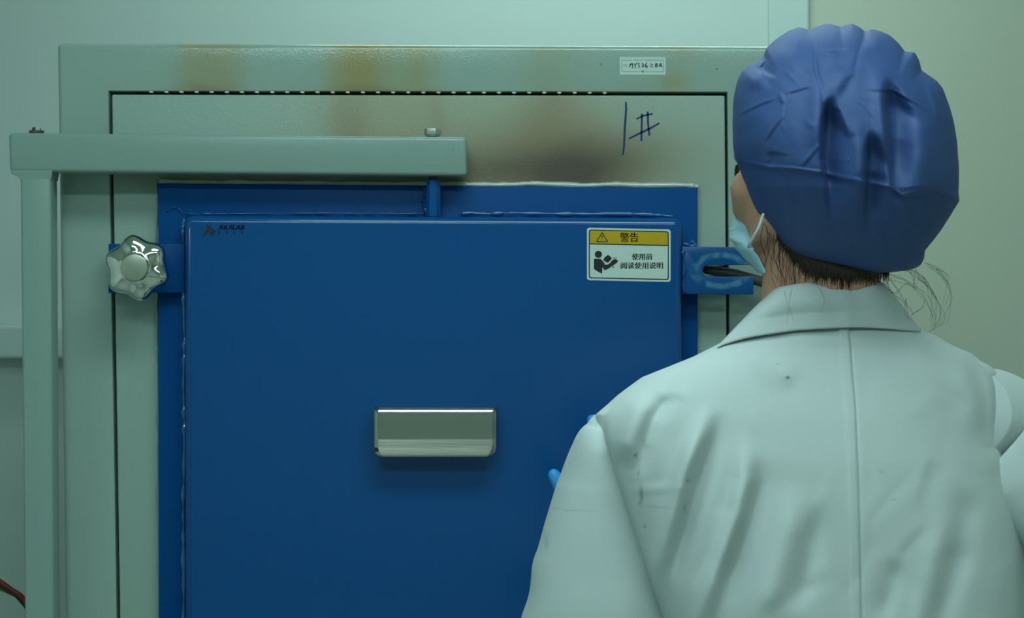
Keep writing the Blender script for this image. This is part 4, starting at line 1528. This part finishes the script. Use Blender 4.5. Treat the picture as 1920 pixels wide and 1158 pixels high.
left = loft('sleeve', [Lsec(781, 1114, 1152, -0.556, 0.016), Lsec(800, 1100, 1158, -0.556, 0.036), Lsec(835, 1073.5, 1172, -0.556, 0.052), Lsec(905, 1044, 1200, -0.552, 0.058),
                       Lsec(985, 1019, 1222, -0.550, 0.061), Lsec(1060, 998.5, 1243, -0.548, 0.063), Lsec(1158, 979.5, 1262, -0.545, 0.066), Lsec(1215, 975, 1262, -0.53, 0.068),
                       (LE + Vector((0.0, 0.045, -0.035)), 0.066, 0.064), (LE.lerp(Lw, 0.38) + Vector((0.01, 0.0, -.01)), 0.056, 0.054), (LE.lerp(Lw, 0.7), 0.056, 0.046), (LE.lerp(Lw, 0.93), 0.046, 0.038)], folds=lf)


def rf(t, a):
    return 0.02 * math.sin(4 * a + 9 * t) + 0.012 * math.sin(22 * t + 2 * a)


P0 = P(1820, 778, -0.515)
right = loft('sleeve', [(P0, 0.050, 0.052), (P(1862, 800, -0.482), 0.060, 0.070), (P(1915, 850, -0.48), 0.066, 0.094), (P(1975, 915, -0.475), 0.066, 0.094),
                        (P(2070, 940, -0.45), 0.062, 0.060), (RE + Vector((0.0, 0.0, 0.0)), 0.062, 0.058), (RE.lerp(Rw, 0.35), 0.058, 0.052), (RE.lerp(Rw, 0.7), 0.050, 0.046), (RE.lerp(Rw, 0.92), 0.044, 0.040)], folds=rf)

# ---- collar: stand and fall
COLT = [(1436, 558), (1447, 549), (1462, 541), (1482, 537), (1510, 533), (1545, 533), (1580, 530.5), (1610, 529), (1635, 530), (1652, 532), (1662, 536)]
COLB = [(1343, 654), (1362, 645), (1400, 634), (1450, 625.5), (1500, 619), (1560, 615.5), (1600, 614), (1640, 615), (1680, 618), (1710, 621), (1728, 623)]
ct, cb = catmull(COLT, 8), catmull(COLB, 8)
NCc = len(ct)
V, F = [], []
NR = 22


def trunk_back(px, py):
    """Depth of the coat's back at a pixel."""
    l_, r_ = np.interp(py, [p[1] for p in LO], [p[0] for p in LO]), np.interp(py, [p[1] for p in RO], [p[0] for p in RO])
    s = np.clip(((px - l_) / (r_ - l_)) * 2 - 1, -1, 1)
    d = np.interp(py, [604, 640, 680, 720, 780], [0.050, 0.070, 0.083, 0.092, 0.103])
    return YT + (px - 1540) / FPX * 2.45 * 0.16 - d * (1 - abs(s) ** 2.7) ** (1 / 2.7)


for j in range(NR):
    t = j / (NR - 1)
    for i in range(NCc):
        s = i / (NCc - 1)
        top_, bot_ = ct[i], cb[i]
        px = top_[0] + (bot_[0] - top_[0]) * (t ** 1.08)
        py = top_[1] + (bot_[1] - top_[1]) * t
        e = abs(2 * s - 1)
        ring_in = -0.500 - 0.078 * math.sqrt(max(0, 1 - e ** 2.2)) + (px - 1545) / FPX * 2.45 * 0.16
        yb = trunk_back(bot_[0], max(bot_[1], 606)) - 0.006 if e < 0.97 else ring_in
        yb = min(yb, ring_in + 0.0)
        Yq = ring_in + (yb - 0.004 - ring_in) * t
        Yq -= 0.006 * math.sin(math.pi * min(1, t * 1.6)) * (1 - e ** 4)
        # faint vertical rumples
        Yq -= 0.0012 * math.sin(s * 34 + 1.3 * math.sin(s * 11)) * math.sin(math.pi * t)
        V.append(P(px, py, Yq))
# inner stand behind the roll
for j in range(1, 9):
    t = j / 8
    for i in range(NCc):
        s = i / (NCc - 1)
        e = abs(2 * s - 1)
        px, py = ct[i][0] + (1545 - ct[i][0]) * 0.05, ct[i][1] + 62 * t
        ring_in = -0.500 - 0.074 * math.sqrt(max(0, 1 - e ** 2.2)) + (px - 1545) / FPX * 2.45 * 0.16
        V.append(P(px, py, ring_in + 0.004))
for j in range(NR - 1):
    for i in range(NCc - 1):
        a = j * NCc + i
        F.append((a, a + 1, a + NCc + 1, a + NCc))
for j in range(8):
    for i in range(NCc - 1):
        a = (NR - 1 + j) * NCc + i if j else i
        b2 = (NR + j) * NCc + i
        F.append((a + 1, a, b2, b2 + 1))
# front halves of the collar, round the neck
for side in (0, NCc - 1):
    base = len(V)
    for k in range(13):
        t = k / 12
        sgn = -1 if side == 0 else 1
        T_, B_ = Vector(V[side]), Vector(V[(NR - 1) * NCc + side])
        cen = P(1545, 600, -0.47)
        topq = T_.lerp(Vector((cen.x + sgn * 0.02, -0.395, T_.z - 0.05)), t) + Vector((sgn * 0.018 * math.sin(math.pi * t), 0, 0))
        botq = B_.lerp(Vector((cen.x + sgn * 0.06, -0.400, B_.z - 0.09)), t) + Vector((sgn * 0.02 * math.sin(math.pi * t), 0, 0))
        for m_ in range(6):
            V.append(topq.lerp(botq, m_ / 5))
    for k in range(12):
        for m_ in range(5):
            a = base + k * 6 + m_
            F.append((a, a + 1, a + 7, a + 6))
collar = obj('collar', V, F, coat_mat, coat, smooth=True)
sd_ = collar.modifiers.new('cloth', 'SOLIDIFY')
sd_.thickness = 0.0018
sd_.offset = -1
